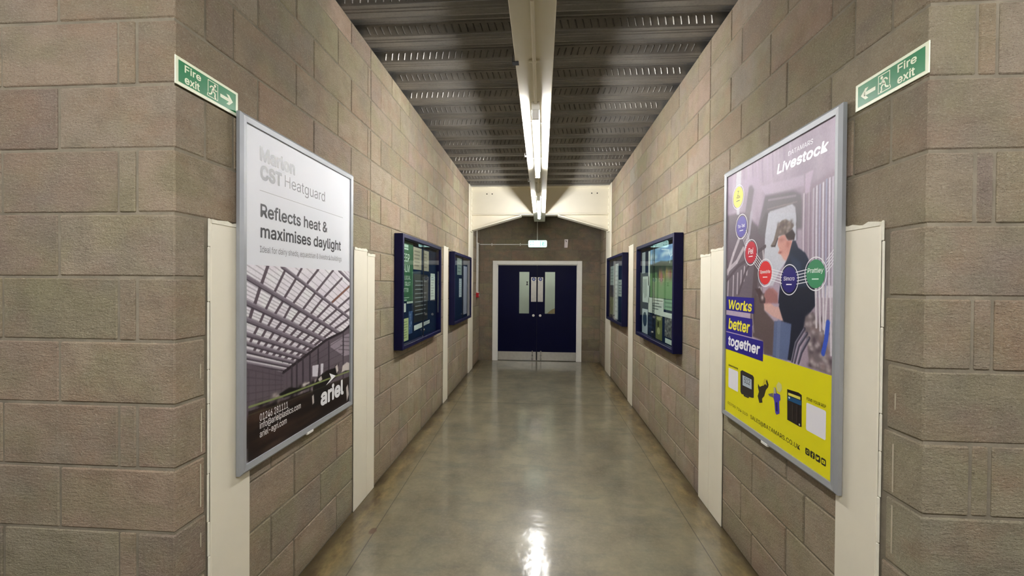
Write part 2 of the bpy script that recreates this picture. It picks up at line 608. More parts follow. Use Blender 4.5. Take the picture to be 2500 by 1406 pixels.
# ------------------------------------------------------------------ printed pictures (ink colours on a fine grid)
class Picture:
    def __init__(self, x0, y0, x1, y1, step, base):
        self.ss = 2
        self.x0, self.y0, self.x1, self.y1 = x0, y0, x1, y1
        self.nx = int(round((x1 - x0) / step)) + 1
        self.ny = int(round((y1 - y0) / step)) + 1
        W, H = self.nx * 2, self.ny * 2
        self.a = np.ones((H, W, 3)) * (np.array(base) / 255.0)
        self.gx = x0 + (np.arange(W) + 0.5) / W * (x1 - x0)
        self.gy = y0 + (np.arange(H) + 0.5) / H * (y1 - y0)

    def _win(self, xs, ys):
        i0, i1 = np.searchsorted(self.gx, [min(xs), max(xs)])
        j0, j1 = np.searchsorted(self.gy, [min(ys), max(ys)])
        return max(i0 - 1, 0), min(i1 + 1, len(self.gx)), max(j0 - 1, 0), min(j1 + 1, len(self.gy))

    def _blend(self, win, mask, rgb):
        i0, i1, j0, j1 = win
        c = np.array(rgb) / 255.0
        self.a[j0:j1, i0:i1] += mask[..., None] * (c - self.a[j0:j1, i0:i1])

    def poly(self, pts, rgb, alpha=1.0, soft=0):
        xs, ys = [p[0] for p in pts], [p[1] for p in pts]
        pad = soft * (self.gx[1] - self.gx[0])
        w = self._win([min(xs) - pad, max(xs) + pad], [min(ys) - pad, max(ys) + pad])
        X, Y = np.meshgrid(self.gx[w[0]:w[1]], self.gy[w[2]:w[3]])
        ins = np.zeros(X.shape, bool)
        n = len(pts)
        for i in range(n):
            (ax, ay), (bx, by) = pts[i], pts[(i + 1) % n]
            if ay == by:
                continue
            cr = ((ay > Y) != (by > Y)) & (X < (bx - ax) * (Y - ay) / (by - ay) + ax)
            ins ^= cr
        m = ins.astype(float)
        for _ in range(2 if soft else 0):
            k = np.ones(soft) / soft
            m = np.apply_along_axis(lambda v: np.convolve(v, k, 'same'), 0, m) if m.shape[0] >= soft else m
            m = np.apply_along_axis(lambda v: np.convolve(v, k, 'same'), 1, m) if m.shape[1] >= soft else m
        self._blend(w, m * alpha, rgb)

    def line(self, pts, width, rgb, alpha=1.0):
        r = width / 2
        for (ax, ay), (bx, by) in zip(pts[:-1], pts[1:]):
            w = self._win([min(ax, bx) - r, max(ax, bx) + r], [min(ay, by) - r, max(ay, by) + r])
            X, Y = np.meshgrid(self.gx[w[0]:w[1]], self.gy[w[2]:w[3]])
            dx, dy = bx - ax, by - ay
            t = np.clip(((X - ax) * dx + (Y - ay) * dy) / (dx * dx + dy * dy + 1e-12), 0, 1)
            d = np.hypot(X - ax - t * dx, Y - ay - t * dy)
            px = self.gx[1] - self.gx[0]
            m = np.clip((r - d) / px + 0.5, 0, 1) * alpha
            self._blend(w, m, rgb)

    def spot(self, x, y, rx, ry, rgb, alpha=1.0):
        w = self._win([x - 2 * rx, x + 2 * rx], [y - 2 * ry, y + 2 * ry])
        X, Y = np.meshgrid(self.gx[w[0]:w[1]], self.gy[w[2]:w[3]])
        d = ((X - x) / rx) ** 2 + ((Y - y) / ry) ** 2
        self._blend(w, np.exp(-d * 1.4) * alpha, rgb)

    def grain(self, amt, cell=3):
        H, W, _ = self.a.shape
        n = rng.normal(0, 1, (H // cell + 1, W // cell + 1))
        n = np.kron(n, np.ones((cell, cell)))[:H, :W]
        self.a *= (1 + amt * n)[..., None]

    def build(self, name, z, parent, clip=None):
        a = np.clip(self.a, 0, 1)
        a = a.reshape(self.ny, 2, self.nx, 2, 3).mean((1, 3))
        l = np.where(a <= 0.04045, a / 12.92, ((a + 0.055) / 1.055) ** 2.4)
        xs = np.linspace(self.x0, self.x1, self.nx)
        ys = np.linspace(self.y0, self.y1, self.ny)
        X, Y = np.meshgrid(xs, ys)
        co = np.stack([X, Y, np.full_like(X, z)], -1).reshape(-1, 3)
        i = np.arange(self.nx * self.ny).reshape(self.ny, self.nx)
        q = np.stack([i[:-1, :-1], i[:-1, 1:], i[1:, 1:], i[1:, :-1]], -1).reshape(-1, 4)
        me = bpy.data.meshes.new(name)
        me.vertices.add(len(co))
        me.vertices.foreach_set('co', co.ravel())
        me.loops.add(q.size)
        me.loops.foreach_set('vertex_index', q.ravel().astype(np.int32))
        me.polygons.add(len(q))
        me.polygons.foreach_set('loop_start', np.arange(0, q.size, 4, dtype=np.int32))
        me.update(calc_edges=True)
        at = me.color_attributes.new('ink', 'FLOAT_COLOR', 'POINT')
        rgba = np.concatenate([l.reshape(-1, 3), np.ones((len(co), 1))], 1)
        at.data.foreach_set('color', rgba.ravel())
        me.materials.append(MT['printed'])
        ob = bpy.data.objects.new(name, me)
        COL.objects.link(ob)
        ob.parent = parent
        return ob


# ================================================================== setting: floor, walls, ceiling
H = 0.225
G_ = 0.005                    # half a mortar joint


def struct(o):
    o['kind'] = 'structure'
    return o


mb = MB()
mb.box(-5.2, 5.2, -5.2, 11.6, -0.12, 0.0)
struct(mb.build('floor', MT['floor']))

DARKER = 1.0
TONES = [(160, 146, 125), (156, 142, 121), (166, 151, 129), (152, 138, 118), (162, 143, 124), (158, 147, 123), (150, 136, 120), (167, 149, 128)]


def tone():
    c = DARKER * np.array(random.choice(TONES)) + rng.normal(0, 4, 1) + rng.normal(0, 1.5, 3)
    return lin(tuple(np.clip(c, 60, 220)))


def jit(a=0.0016):
    return random.uniform(-a, a)


def run(joints, lo, hi, step):
    """joint positions extended regularly from the last one to hi"""
    j = [lo] + [v for v in joints if lo + 0.02 < v < hi - 0.02]
    while hi - j[-1] > step * 1.08:
        j.append(j[-1] + step)
    return j + [hi]


def lay(mb, axis, face, sgn, spans, z0, z1, thick=0.10):
    """one course of blocks on a wall face; spans along the wall, face coordinate, sgn = direction the face looks"""
    for a, b in spans:
        if b - a < 0.03:
            continue
        mb.t = tone()
        f = face + sgn * jit(0.0012)
        a2, b2 = a + G_ + jit(), b - G_ + jit()
        za, zb = z0 + G_ + jit(0.001), z1 - G_ + jit(0.001)
        lo, hi = sorted((f, face - sgn * thick))
        if axis == 'Y':
            mb.cbox(lo, hi, a2, b2, za, zb, 0.0035)
        else:
            mb.cbox(a2, b2, lo, hi, za, zb, 0.0035)


def pairs(j):
    return list(zip(j[:-1], j[1:]))


# posts let into the walls: (y0, y1, top)
POSTS_L = [(1.520, 1.752, 1.806), (2.772, 3.125, 1.806), (5.385, 5.640, 2.050), (7.250, 7.700, 9)]
POSTS_R = [(1.534, 1.752, 1.792), (2.800, 3.200, 1.800), (5.500, 5.775, 2.085), (7.250, 7.800, 9)]


def cut(spans, z0, z1, posts):
    out = []
    for a, b in spans:
        segs = [(a, b)]
        for p0, p1, top in posts:
            if (z0 + z1) / 2 > top:
                continue
            ns = []
            for s0, s1 in segs:
                if s1 <= p0 or s0 >= p1:
                    ns.append((s0, s1))
                else:
                    if p0 - s0 > 0.02:
                        ns.append((s0, p0 + 0.003))
                    if s1 - p1 > 0.02:
                        ns.append((p1 - 0.003, s1))
            segs = ns
        out += segs
    return out


def corridor_wall(name, X, sgn, z_off, posts, even, odd, low_even, low_odd, jy, evB, odB, front_even, front_odd, fx_end, streak_y):
    """sgn = +1: wall on the left looking to +X, -1: wall on the right"""
    mb = MB()
    zs = [max(0.0, z_off + H * r) for r in range(16)]
    for r in range(15):
        z0, z1 = zs[r], min(zs[r + 1], ZC)
        if z1 - z0 < 0.03:
            continue
        ev = r % 2 == 0
        # corner block, seen on both faces
        fx = (front_even if ev else front_odd)[0]
        cy1 = (even if ev else odd)[0]
        if r < 8:
            cy1 = min(cy1, posts[0][0] + 0.003)
        mb.cur = 0
        mb.t = tone()
        xa, xb = sorted((X + sgn * jit(0.001), fx + sgn * G_))
        mb.cbox(xa, xb, YP + jit(0.001), cy1 - G_, z0 + G_, z1 - G_, 0.005)
        # face towards the hall
        fj = front_even if ev else front_odd
        xs = list(fj)
        while abs(xs[-1] - X) < abs(fx_end - X):
            xs.append(xs[-1] - sgn * 0.45)
        lay(mb, 'X', YP, -1, [tuple(sorted(p)) for p in pairs(xs)], z0, z1, 0.12)
        # face along the corridor
        js = (even if ev else odd)
        sp = pairs(run(js[1:], js[0], jy, 0.45))
        if r < 8:
            lj = low_even if ev else low_odd
            sp = pairs(run(lj, posts[0][1] - 0.003, jy, 0.45))
        jb = evB if ev else odB
        sp2 = pairs(run([jb + 0.454 * k for k in range(30)], jy + 0.004, YE, 0.454))
        lay(mb, 'Y', X, sgn, cut(sp + sp2, z0, z1, posts), z0, z1)
    # mortar bed behind the block faces
    mb.cur = 1
    mb.t = (0.3, 0.3, 0.3)
    xi = X - sgn * 0.005
    ys = [YP + 0.11]
    a, b = sorted((xi, X - sgn * 0.11))
    mb.box(a, b, ys[-1], YE + 0.1, 0.0, ZC)
    a, b = sorted((xi, fx_end - sgn * 0.3))
    mb.box(a, b, YP + 0.005, YP + 0.11, 0.0, ZC)
    # lime runs beside the first post
    mb.cur = 2
    for r, (u, w) in ((3, (0.1, 1.0)), (4, (0.0, 0.9)), (5, (0.3, 0.6)), (2, (0.5, 0.8))):
        z0 = zs[r]
        yy = streak_y + jit(0.004)
        a, b = sorted((X + sgn * 0.0016, X - sgn * 0.01))
        mb.box(a, b, yy, yy + 0.004, z0 + 0.02 + u * 0.18, z0 + 0.02 + w * 0.18)
    return struct(mb.build(name, [MT['block'], MT['mortar'], MT['lime']]))


corridor_wall('wall_left', XL, 1, 0.006, POSTS_L,
              even=[1.812, 2.273, 2.733], odd=[1.517, 1.661, 2.103, 2.551],
              low_even=[2.096, 2.547], low_odd=[1.906, 2.355], jy=3.05, evB=3.495, odB=3.253,
              front_even=[-1.420, -1.489, -1.937], front_odd=[-1.716, -2.166], fx_end=-4.6, streak_y=1.487)
corridor_wall('wall_right', XR, -1, -0.040, POSTS_R,
              even=[1.822, 2.285, 2.745], odd=[1.522, 1.692, 2.132, 2.602],
              low_even=[1.958, 2.420], low_odd=[2.097, 2.552], jy=3.068, evB=3.302, odB=3.523,
              front_even=[1.318, 1.374, 1.810], front_odd=[1.622, 2.072], fx_end=4.6, streak_y=1.482)

# end wall round the double doors
D0, D1, DH = -1.000, 0.812, 2.040
DARKER = 0.80          # end wall blocks darkened: its weaker light is painted into their colour
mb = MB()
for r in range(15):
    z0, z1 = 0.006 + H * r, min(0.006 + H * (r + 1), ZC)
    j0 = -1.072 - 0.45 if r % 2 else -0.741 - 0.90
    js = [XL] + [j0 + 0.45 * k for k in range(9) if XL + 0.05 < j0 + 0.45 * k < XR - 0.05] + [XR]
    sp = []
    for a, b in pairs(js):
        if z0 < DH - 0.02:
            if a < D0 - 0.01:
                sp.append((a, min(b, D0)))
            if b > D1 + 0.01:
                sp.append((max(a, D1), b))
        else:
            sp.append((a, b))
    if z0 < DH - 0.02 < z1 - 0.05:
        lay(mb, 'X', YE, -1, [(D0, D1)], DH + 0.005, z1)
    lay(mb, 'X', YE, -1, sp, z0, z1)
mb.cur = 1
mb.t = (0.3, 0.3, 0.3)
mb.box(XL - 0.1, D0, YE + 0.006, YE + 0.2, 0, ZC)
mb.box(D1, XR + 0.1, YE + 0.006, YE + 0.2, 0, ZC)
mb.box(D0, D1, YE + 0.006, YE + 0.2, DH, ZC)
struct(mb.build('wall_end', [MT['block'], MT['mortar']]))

# steel deck: ribs run across the corridor
PITCH_D, BOT, RUN, DEEP = 0.3365, 0.128, 0.040, 0.062
EDGE0 = 2.712                                   # far edge of one bottom flange
prof = []
k0, k1 = -23, 18
for k in range(k0, k1):
    e = EDGE0 + PITCH_D * k                     # far edge of the bottom flange
    s = e - BOT
    for dy, dz in ((0.0, 0.0), (0.028, 0.0), (0.032, 0.004), (0.040, 0.004), (0.044, 0.0), (0.058, 0.0), (0.062, 0.004), (0.070, 0.004), (0.074, 0.0), (BOT - 0.004, 0.0), (BOT, -0.003), (BOT + 0.004, 0.004), (BOT + RUN, DEEP), (PITCH_D - RUN - 0.03, DEEP), (PITCH_D - RUN - 0.025, DEEP - 0.004), (PITCH_D - RUN, DEEP)):
        prof.append((s + dy, ZC + dz))
mb = MB()
xa, xb = -5.2, 5.2
n = len(prof)
vs = [(xa, y, z) for y, z in prof] + [(xb, y, z) for y, z in prof]
mb._add(vs, [(i, i + 1, n + i + 1, n + i) for i in range(n - 1)])
# pressed dimples on the webs that face the viewer
for k in range(-3, 16):
    ys, ye = EDGE0 + PITCH_D * k - BOT - RUN, EDGE0 + PITCH_D * k - BOT
    if ye < 1.6 or ye > 7.3:
        continue
    L = math.hypot(RUN, DEEP)
    ty, tz = RUN / L, -DEEP / L
    ny, nz = -DEEP / L, -RUN / L
    x = XL + 0.02 + random.uniform(0, 0.04)
    while x < XR - 0.02:
        sl = 0.016 if k % 2 else -0.016
        w = 0.0058
        p = []
        for u, dx in ((0.16, -sl / 2), (0.84, sl / 2)):
            for wx in (-w, w):
                p.append((x + dx + wx, ys + ty * u * L, ZC + DEEP + tz * u * L))
        t = []
        for u, dx in ((0.22, -sl / 2 * 0.8), (0.78, sl / 2 * 0.8)):
            t.append((x + dx, ys + ty * u * L + ny * 0.0065, ZC + DEEP + tz * u * L + nz * 0.0065))
        mb._add(p + t, [(0, 4, 5, 2), (1, 3, 5, 4), (0, 1, 4), (2, 5, 3)])
        x += 0.050
mb.box(xa, xb, prof[0][0], prof[-1][0], ZC + DEEP + 0.004, ZC + DEEP + 0.15)
struct(mb.build('ceiling', MT['deck']))

# the hall the photograph was taken from: walls out of frame
mb = MB()
mb.box(-5.3, 5.3, -5.3, -5.2, 0, ZC)
struct(mb.build('wall_back', plain('hall_block', (146, 132, 112), 0.9, spec=0.15, vary=0.1, vscale=4)))
mb = MB()
mb.box(-5.3, -5.2, -5.2, YP + 0.1, 0, ZC)
struct(mb.build('wall_hall_left', bpy.data.materials['hall_block']))
mb = MB()
mb.box(5.2, 5.3, -5.2, YP + 0.1, 0, ZC)
struct(mb.build('wall_hall_right', bpy.data.materials['hall_block']))

# the lit lobby behind the doors
LOB = plain('lobby_paint', (214, 218, 204), 0.7, vary=0.02)
mb = MB()
mb.box(-2.6, 2.4, 11.2, 11.3, 0, 2.75)
mb.box(-2.6, -2.5, YE + 0.2, 11.2, 0, 2.75)
mb.box(2.3, 2.4, YE + 0.2, 11.2, 0, 2.75)
struct(mb.build('wall_lobby', LOB))
mb = MB()
mb.box(-2.6, 2.4, YE + 0.2, 11.3, 2.75, 2.85)
struct(mb.build('ceiling_lobby', LOB))

# ------------------------------------------------------------------ posts (cream painted steel let flush into the block walls)


def wobble_cap(mb, X, sgn, y0, y1, z, h=0.016):
    n = max(4, int((y1 - y0) / 0.025))
    ys = [y0 + (y1 - y0) * i / n for i in range(n + 1)]
    top = [z + h * random.uniform(0.3, 1.0) for _ in ys]
    poly = [(y, z - 0.006) for y in ys] + [(y, t) for y, t in reversed(list(zip(ys, top)))]
    a, b = sorted((X - sgn * 0.0005, X + sgn * 0.010))
    mb.prism(poly, a, b, 'x')


def post(side, X, sgn, y0, y1, z1, label, split=None, bead=None, drop=0.0):
    t = thing('steel_post', (X, (y0 + y1) / 2, 0), '0', label, 'post', 'cream posts let into the walls')
    cx, cy_ = X, (y0 + y1) / 2

    def bx(mb, xa, xb, ya, yb, za, zb, c=0.0):
        xa, xb = sorted((xa, xb))
        (mb.cbox if c else mb.box)(xa - cx, xb - cx, ya - cy_, yb - cy_, za, zb, *([c] if c else []))
    f = X + sgn * 0.007
    segs = [(y0, y1, z1)] if not split else split
    for ya, yb, zt in segs:
        mb = MB()
        bx(mb, f, X - sgn * 0.0005, ya + 0.001, yb - 0.001, 0.0, zt, 0.004)
        mb.build('flange', MT['cream'], t)
        mb = MB()
        wobble_cap(mb, 0, sgn, ya - cy_ + 0.002, yb - cy_ - 0.002, zt)
        mb.build('mortar_cap', MT['cream_rough'], t)
    if bead is not None:
        mb = MB()
        z = 0.0
        while z < z1:
            h = min(random.uniform(0.12, 0.3), z1 + 0.012 - z)
            o = jit(0.002)
            bx(mb, X + sgn * (0.006 + o), X - sgn * 0.0005, bead[0] + o, bead[1] + o, z, z + h - 0.001, 0.003)
            z += h
        mb.build('sealant_bead', MT['cream_rough'], t)
    return t


post('L', XL, 1, 1.531, 1.752, 1.800, 'cream steel post at the left wall corner, half behind the white poster', bead=(1.520, 1.531))
post('L', XL, 1, 2.772, 3.125, 1.800, 'wide cream post with a stepped top, right of the white poster', split=[(2.772, 2.985, 1.800), (2.985, 3.125, 1.772)])
post('L', XL, 1, 5.385, 5.640, 2.045, 'narrow-looking cream post between the two dark blue cases on the left wall')
post('R', XR, -1, 1.545, 1.752, 1.786, 'cream steel post at the right wall corner, beside the yellow and purple poster', bead=(1.534, 1.545))
post('R', XR, -1, 2.800, 3.200, 1.795, 'wide cream post left of the yellow and purple poster', split=[(2.800, 3.010, 1.806), (3.010, 3.200, 1.780)])
post('R', XR, -1, 5.500, 5.775, 2.078, 'narrow-looking cream post between the two dark blue cases on the right wall')

# ------------------------------------------------------------------ portal frame across the corridor before the doors
pf = thing('portal_frame', (BX, 7.45, 0), '0', 'cream steel portal frame with haunches spanning the corridor before the blue doors', 'frame')


def pbox(mb, x0, x1, y0, y1, z0, z1, c=None):
    x0, x1 = sorted((x0, x1))
    if c:
        mb.cbox(x0 - BX, x1 - BX, y0 - 7.45, y1 - 7.45, z0, z1, c)
    else:
        mb.box(x0 - BX, x1 - BX, y0 - 7.45, y1 - 7.45, z0, z1)


for X, sg, p in ((XL, 1, POSTS_L[3]), (XR, -1, POSTS_R[3])):
    mb = MB()
    pbox(mb, X + sg * 0.010, X - sg * 0.0055, p[0] + 0.002, p[1] - 0.002, 0.0, ZC - 0.002, 0.004)
    mb.build('column', MT['cream'], pf)
    mb = MB()
    pbox(mb, X + sg * 0.0102, X + sg * 0.030, 7.355, 7.545, 2.49, 3.285, 0.003)
    mb.build('end_plate', MT['cream'], pf)
    for zb in (2.60, 2.68, 2.85, 2.95, 3.08, 3.20):
        for yb in (7.385, 7.515):
            mb = MB()
            x = X + sg * 0.0302 - BX
            mb.cyl((x, yb - 7.45, zb), (x + sg * 0.016, yb - 7.45, zb), 0.016, 6)
            mb.build('bolt', MT['cream'], pf)
xl, xr = XL + 0.030, XR - 0.030
for x0, x1 in ((xl, BX - 0.1065), (BX + 0.1065, xr)):
    mb = MB()
    sx = 1 if x0 < BX - 0.2 else -1
    xi = BX - sx * 0.006
    a, b = (x0, xi) if sx > 0 else (xi, x1)
    pbox(mb, a, b, 7.444, 7.456, 2.8045, 3.268)
    pbox(mb, x0, x1, 7.36, 7.54, 2.782, 2.798, 0.003)
    pbox(mb, x0, x1, 7.444, 7.456, 2.798, 2.8045)
    pbox(mb, x0, x1, 7.36, 7.54, 3.268, 3.284, 0.003)
    mb.build('cross_beam', MT['cream'], pf)
for x0, x1 in ((XL + 0.012, BX - 0.1065), (BX + 0.1065, XR - 0.012)):
    mb = MB()
    pbox(mb, x0, x1, 7.35, 7.365, 3.2842, ZC - 0.004)
    pbox(mb, x0, x1, 7.365, 7.55, 3.2842, 3.292)
    mb.build('closure_angle', MT['steel'], pf)
for x0, x1, z1 in ((-0.365, xl, 2.525), (0.275, xr, 2.530)):
    mb = MB()
    sx = 1 if x1 > x0 else -1
    mb.prism([(x0 - BX, 2.781), (x1 - BX, 2.781), (x1 - BX, z1)], -0.006, 0.006, 'y')
    dx, dz = x1 - x0, z1 - 2.781
    L = math.hypot(dx, dz)
    nx, nz = abs(dz) / L * 0.018 * (-sx), -abs(dx) / L * 0.018
    mb.prism([(x0 - BX, 2.780), (x1 - BX, z1), (x1 - BX, z1 + nz * 1.02), (x0 - BX + nx * 0.3, 2.780 + nz)], -0.09, 0.09, 'y')
    mb.build('haunch', MT['cream'], pf)
for x in (-0.985, -0.890, 0.862, 0.957):
    mb = MB()
    mb.cyl((x - BX, 7.4435 - 7.45, 3.165), (x - BX, 7.4425 - 7.45, 3.165), 0.011, 12)
    mb.build('bolt_hole', MT['dark_hole'], pf)

# ------------------------------------------------------------------ the beam the lights hang from
cb = thing('steel_beam', (BX, 0, 2.79), '0', 'long cream steel beam under the deck down the middle of the corridor', 'beam')
Y0B, Y1B = -5.0, 8.25
mb = MB()
mb.cbox(-0.105, 0.105, Y0B, Y1B, 0.0, 0.014, 0.003)
mb.build('bottom_flange', MT['cream'], cb)
mb = MB()
mb.box(-0.005, 0.005, Y0B, Y1B, 0.0142, 0.5055)
mb.build('web', MT['cream'], cb)
mb = MB()
mb.cbox(-0.105, 0.105, Y0B, Y1B, 0.5057, 0.519, 0.003)
mb.build('top_flange', MT['cream'], cb)
# small clips on the flange edges
for y, sx in ((2.33, -1), (4.02, -1), (5.0, -1)):
    c = MB()
    c.cbox(-0.012, 0.020, -0.02, 0.02, -0.004, -0.0005, 0.001)
    c.cbox(-0.016, -0.012, -0.02, 0.02, -0.004, 0.03, 0.001)
    o = c.build('beam_clip', MT['seal'] if y < 3 else MT['steel'])
    o.location = (BX - 0.1055, y, 2.79)
    tag(o, {2.33: 'dark clip on the left edge of the beam, nearest the viewer', 4.02: 'small steel clip on the beam edge beside the nearer lit fitting', 5.0: 'small steel clip on the beam edge between the two lit fittings'}[y], 'clip', 'clips on the beam edge')


def conduit(name, pts, label, clips=(), r=0.010, cat='conduit', group=None, mat=None):
    e = thing(name, pts[0], '0', label, cat, group)
    o = Vector(pts[0])
    mb = MB()
    mb.path([Vector(p) - o for p in pts], r, 12)
    mb.build('tube', mat or MT['white_plastic'], e)
    for c, ax in clips:
        m = MB()
        c = Vector(c) - o
        a = Vector({'x': (1, 0, 0), 'y': (0, 1, 0), 'z': (0, 0, 1)}[ax])
        m.cyl(c - a * 0.012, c + a * 0.012, r + 0.0035, 12)
        side = {'x': (0, 0, 1), 'z': (0, 1, 0), 'y': (1, 0, 0)}[ax]
        sv = Vector(side)
        p, q_ = c - sv * 0.030, c + sv * 0.030
        m.cyl(p, q_, 0.007, 8)
        m.build('saddle', mat or MT['white_plastic'], e)
    return e


zc_ = 2.79 - 0.0104
conduit('conduit', [(BX, 0.2 + 1.6, zc_), (BX, 2.815, zc_)], 'white conduit under the beam nearest the viewer, ending at the first lit fitting',
        [((BX, 2.30, zc_), 'y')], group='conduits under the beam', mat=MT['cream'])
conduit('conduit', [(BX, 4.415, zc_), (BX, 5.575, zc_)], 'white conduit under the beam between the two lit fittings', [((BX, 5.05, zc_), 'y')], group='conduits under the beam', mat=MT['cream'])


# ------------------------------------------------------------------ fluorescent battens
def batten(loc, length, mat, label, side_y=True, clamps=()):
    t = thing('strip_light', loc, '0', label, 'light', 'fluorescent battens')

    def P(a, b, z):
        return (a, b, z) if side_y else (b, a, z)
    mb = MB()
    if side_y:
        mb.cbox(-0.028, 0.028, 0, length, -0.055, -0.0005, 0.003)
    else:
        mb.cbox(0, length, -0.028, 0.028, -0.055, -0.0005, 0.003)
    mb.build('body', MT['white'], t)
    for e in (0.0, length - 0.022):
        m = MB()
        if side_y:
            m.cbox(-0.024, 0.024, e, e + 0.022, -0.118, -0.0552, 0.004)
        else:
            m.cbox(e, e + 0.022, -0.024, 0.024, -0.118, -0.0552, 0.004)
        m.build('lamp_holder', MT['white'], t)
    m = MB()
    m.cyl(P(0, 0.024, -0.096), P(0, length - 0.024, -0.096), 0.0185, 20)
    m.build('tube', mat, t)
    for c in clamps:
        m = MB()
        m.cbox(-0.100, 0.100, c - 0.012, c + 0.012, -0.010, -0.0007, 0.001)
        m.build('clamp', MT['white'], t)
    return t


batten((BX, 2.825, 2.789), 1.58, MT['tube'], 'nearer lit fluorescent tube batten under the cream beam', clamps=(0.36, 1.25))
batten((BX, 5.585, 2.789), 1.58, MT['tube_dimmed'], 'farther lit fluorescent tube batten under the cream beam, just before the portal frame', clamps=(0.36, 1.40))
# unseen hall battens added to light the pier faces, and the lobby's own fitting
batten((BX, -1.10, 2.789), 1.64, MT['tube_hall'], 'unseen lit batten added under the beam behind the viewer, above the hall')
batten((-2.9, -0.75, ZC - 0.004), 1.64, MT['tube_hall'], 'unseen lit batten added on the hall ceiling, left of the corridor mouth', side_y=False)
batten((1.2, -0.75, ZC - 0.004), 1.64, MT['tube_hall'], 'unseen lit batten added on the hall ceiling, right of the corridor mouth', side_y=False)
batten((-0.85, 10.0, 2.749), 1.64, MT['tube_lobby'], 'lit batten on the ceiling of the lobby behind the blue doors', side_y=False)


# ================================================================== double doors in the end wall
dr = bpy.data.objects.new('door_1', None)
COL.objects.link(dr)
dr.matrix_world = Matrix.Translation((-0.094, YE, 0)) @ ROT['E'].to_4x4()
dr['kind'] = 'structure'
mb = MB()
o0, o1, i0, i1 = D0 + 0.094, D1 + 0.094, -0.811, 0.814
for a, b, c, d in ((o0, i0, 0.0, DH), (i1, o1, 0.0, DH), (i0, i1, DH - 0.075, DH)):
    mb.cbox(a, b, c, d, -0.10, 0.022, 0.004)
for a, b, c, d in ((i0, i0 + 0.014, 0.0, DH - 0.075), (i1 - 0.014, i1, 0.0, DH - 0.075), (i0 + 0.014, i1 - 0.014, DH - 0.089, DH - 0.075)):
    mb.box(a, b, c, d, -0.10, -0.012)
mb.build('door_frame', MT['white'], dr)
leafs = []
for sx, a, b, va, vb in ((-1, i0 + 0.016, -0.003, -0.371, -0.151), (1, 0.003, i1 - 0.016, 0.155, 0.374)):
    z0, z1, vz0, vz1 = 0.008, DH - 0.091, 0.957, 1.824
    m = MB()
    for q0, q1, y0, y1 in ((a, va, z0, z1), (vb, b, z0, z1), (va, vb, z0, vz0), (va, vb, vz1, z1)):
        m.box(q0, q1, y0, y1, -0.064, -0.020)
    leaf = m.build('door_leaf', MT['navy_door'], dr)
    m = MB()
    for q0, q1, y0, y1 in ((va - 0.004, va + 0.008, vz0 - 0.004, vz1 + 0.004), (vb - 0.008, vb + 0.004, vz0 - 0.004, vz1 + 0.004), (va + 0.008, vb - 0.008, vz0 - 0.004, vz0 + 0.008), (va + 0.008, vb - 0.008, vz1 - 0.008, vz1 + 0.004)):
        m.box(q0, q1, y0, y1, -0.066, -0.0185)
    m.build('glazing_bead', MT['navy_door'], leaf)
    m = MB()
    m.box(va + 0.008, vb - 0.008, vz0 + 0.008, vz1 - 0.008, -0.045, -0.039)
    m.build('vision_panel', MT['glass'], leaf)
    pa, pb = (-0.121, -0.013) if sx < 0 else (0.016, 0.124)
    m = MB()
    m.prism(rrect(pa, 1.208, pb, 1.628, 0.006), -0.0198, -0.0178)
    pl = m.build('push_plate', MT['steel'], leaf)
    m = MB()
    m.prism(rrect(pa, 1.6285, pb, 1.708, 0.004), -0.0198, -0.0183)
    ds = m.build('door_sign', MT['white_plastic'], leaf)
    m = MB()
    c = (pa + pb) / 2
    m.flat(disc(c, 1.668, 0.036, 32), -0.0180)
    m.build('blue_disc', ink((40, 62, 140)), ds, up=True)
    m = MB()
    for yy, w in ((1.683, 0.030), (1.668, 0.046), (1.653, 0.030)):
        m.flat([(c - w / 2, yy - 0.0035), (c + w / 2, yy - 0.0035), (c + w / 2, yy + 0.0035), (c - w / 2, yy + 0.0035)], -0.0177)
    m.build('disc_lettering', ink((214, 220, 236)), ds, up=True)
    m = MB()
    kx = -0.069 if sx < 0 else 0.069
    m.cyl((kx, 0.928, -0.0198), (kx, 0.928, -0.012), 0.026, 24)
    m.cyl((kx, 0.928, -0.0120), (kx, 0.928, -0.004), 0.022, 24, 0.018)
    m.build('lock_rose', MT['white_plastic'], leaf)
    m = MB()
    m.cbox(a + 0.004, b - 0.002, 0.012, 0.186, -0.0198, -0.0180, 0.0006)
    m.build('kick_plate', MT['steel'], leaf)
    bxp = -0.086 if sx < 0 else 0.086
    m = MB()
    m.cyl((bxp, 0.004, -0.006), (bxp, 0.215, -0.006), 0.0085, 12)
    for yy in (0.04, 0.115, 0.19):
        m.cbox(bxp - 0.017, bxp + 0.017, yy - 0.012, yy + 0.012, -0.0178, -0.0022, 0.002)
    m.build('drop_bolt', MT['chrome'], leaf)
    leafs.append(leaf)
m = MB()
m.flat([(-0.222, 1.62), (-0.180, 1.62), (-0.196, 1.585), (-0.178, 1.545), (-0.226, 1.545), (-0.207, 1.585)], -0.0385)
m.build('glass_sticker', MT['black'], leafs[0], up=True)
m = MB()
m.cbox(-0.0028, 0.0028, 0.02, DH - 0.10, -0.060, -0.022, 0.001)
m.cbox(-0.014, 0.014, 0.02, 0.20, -0.0176, -0.012, 0.002)
m.build('meeting_strip', MT['seal'], dr)

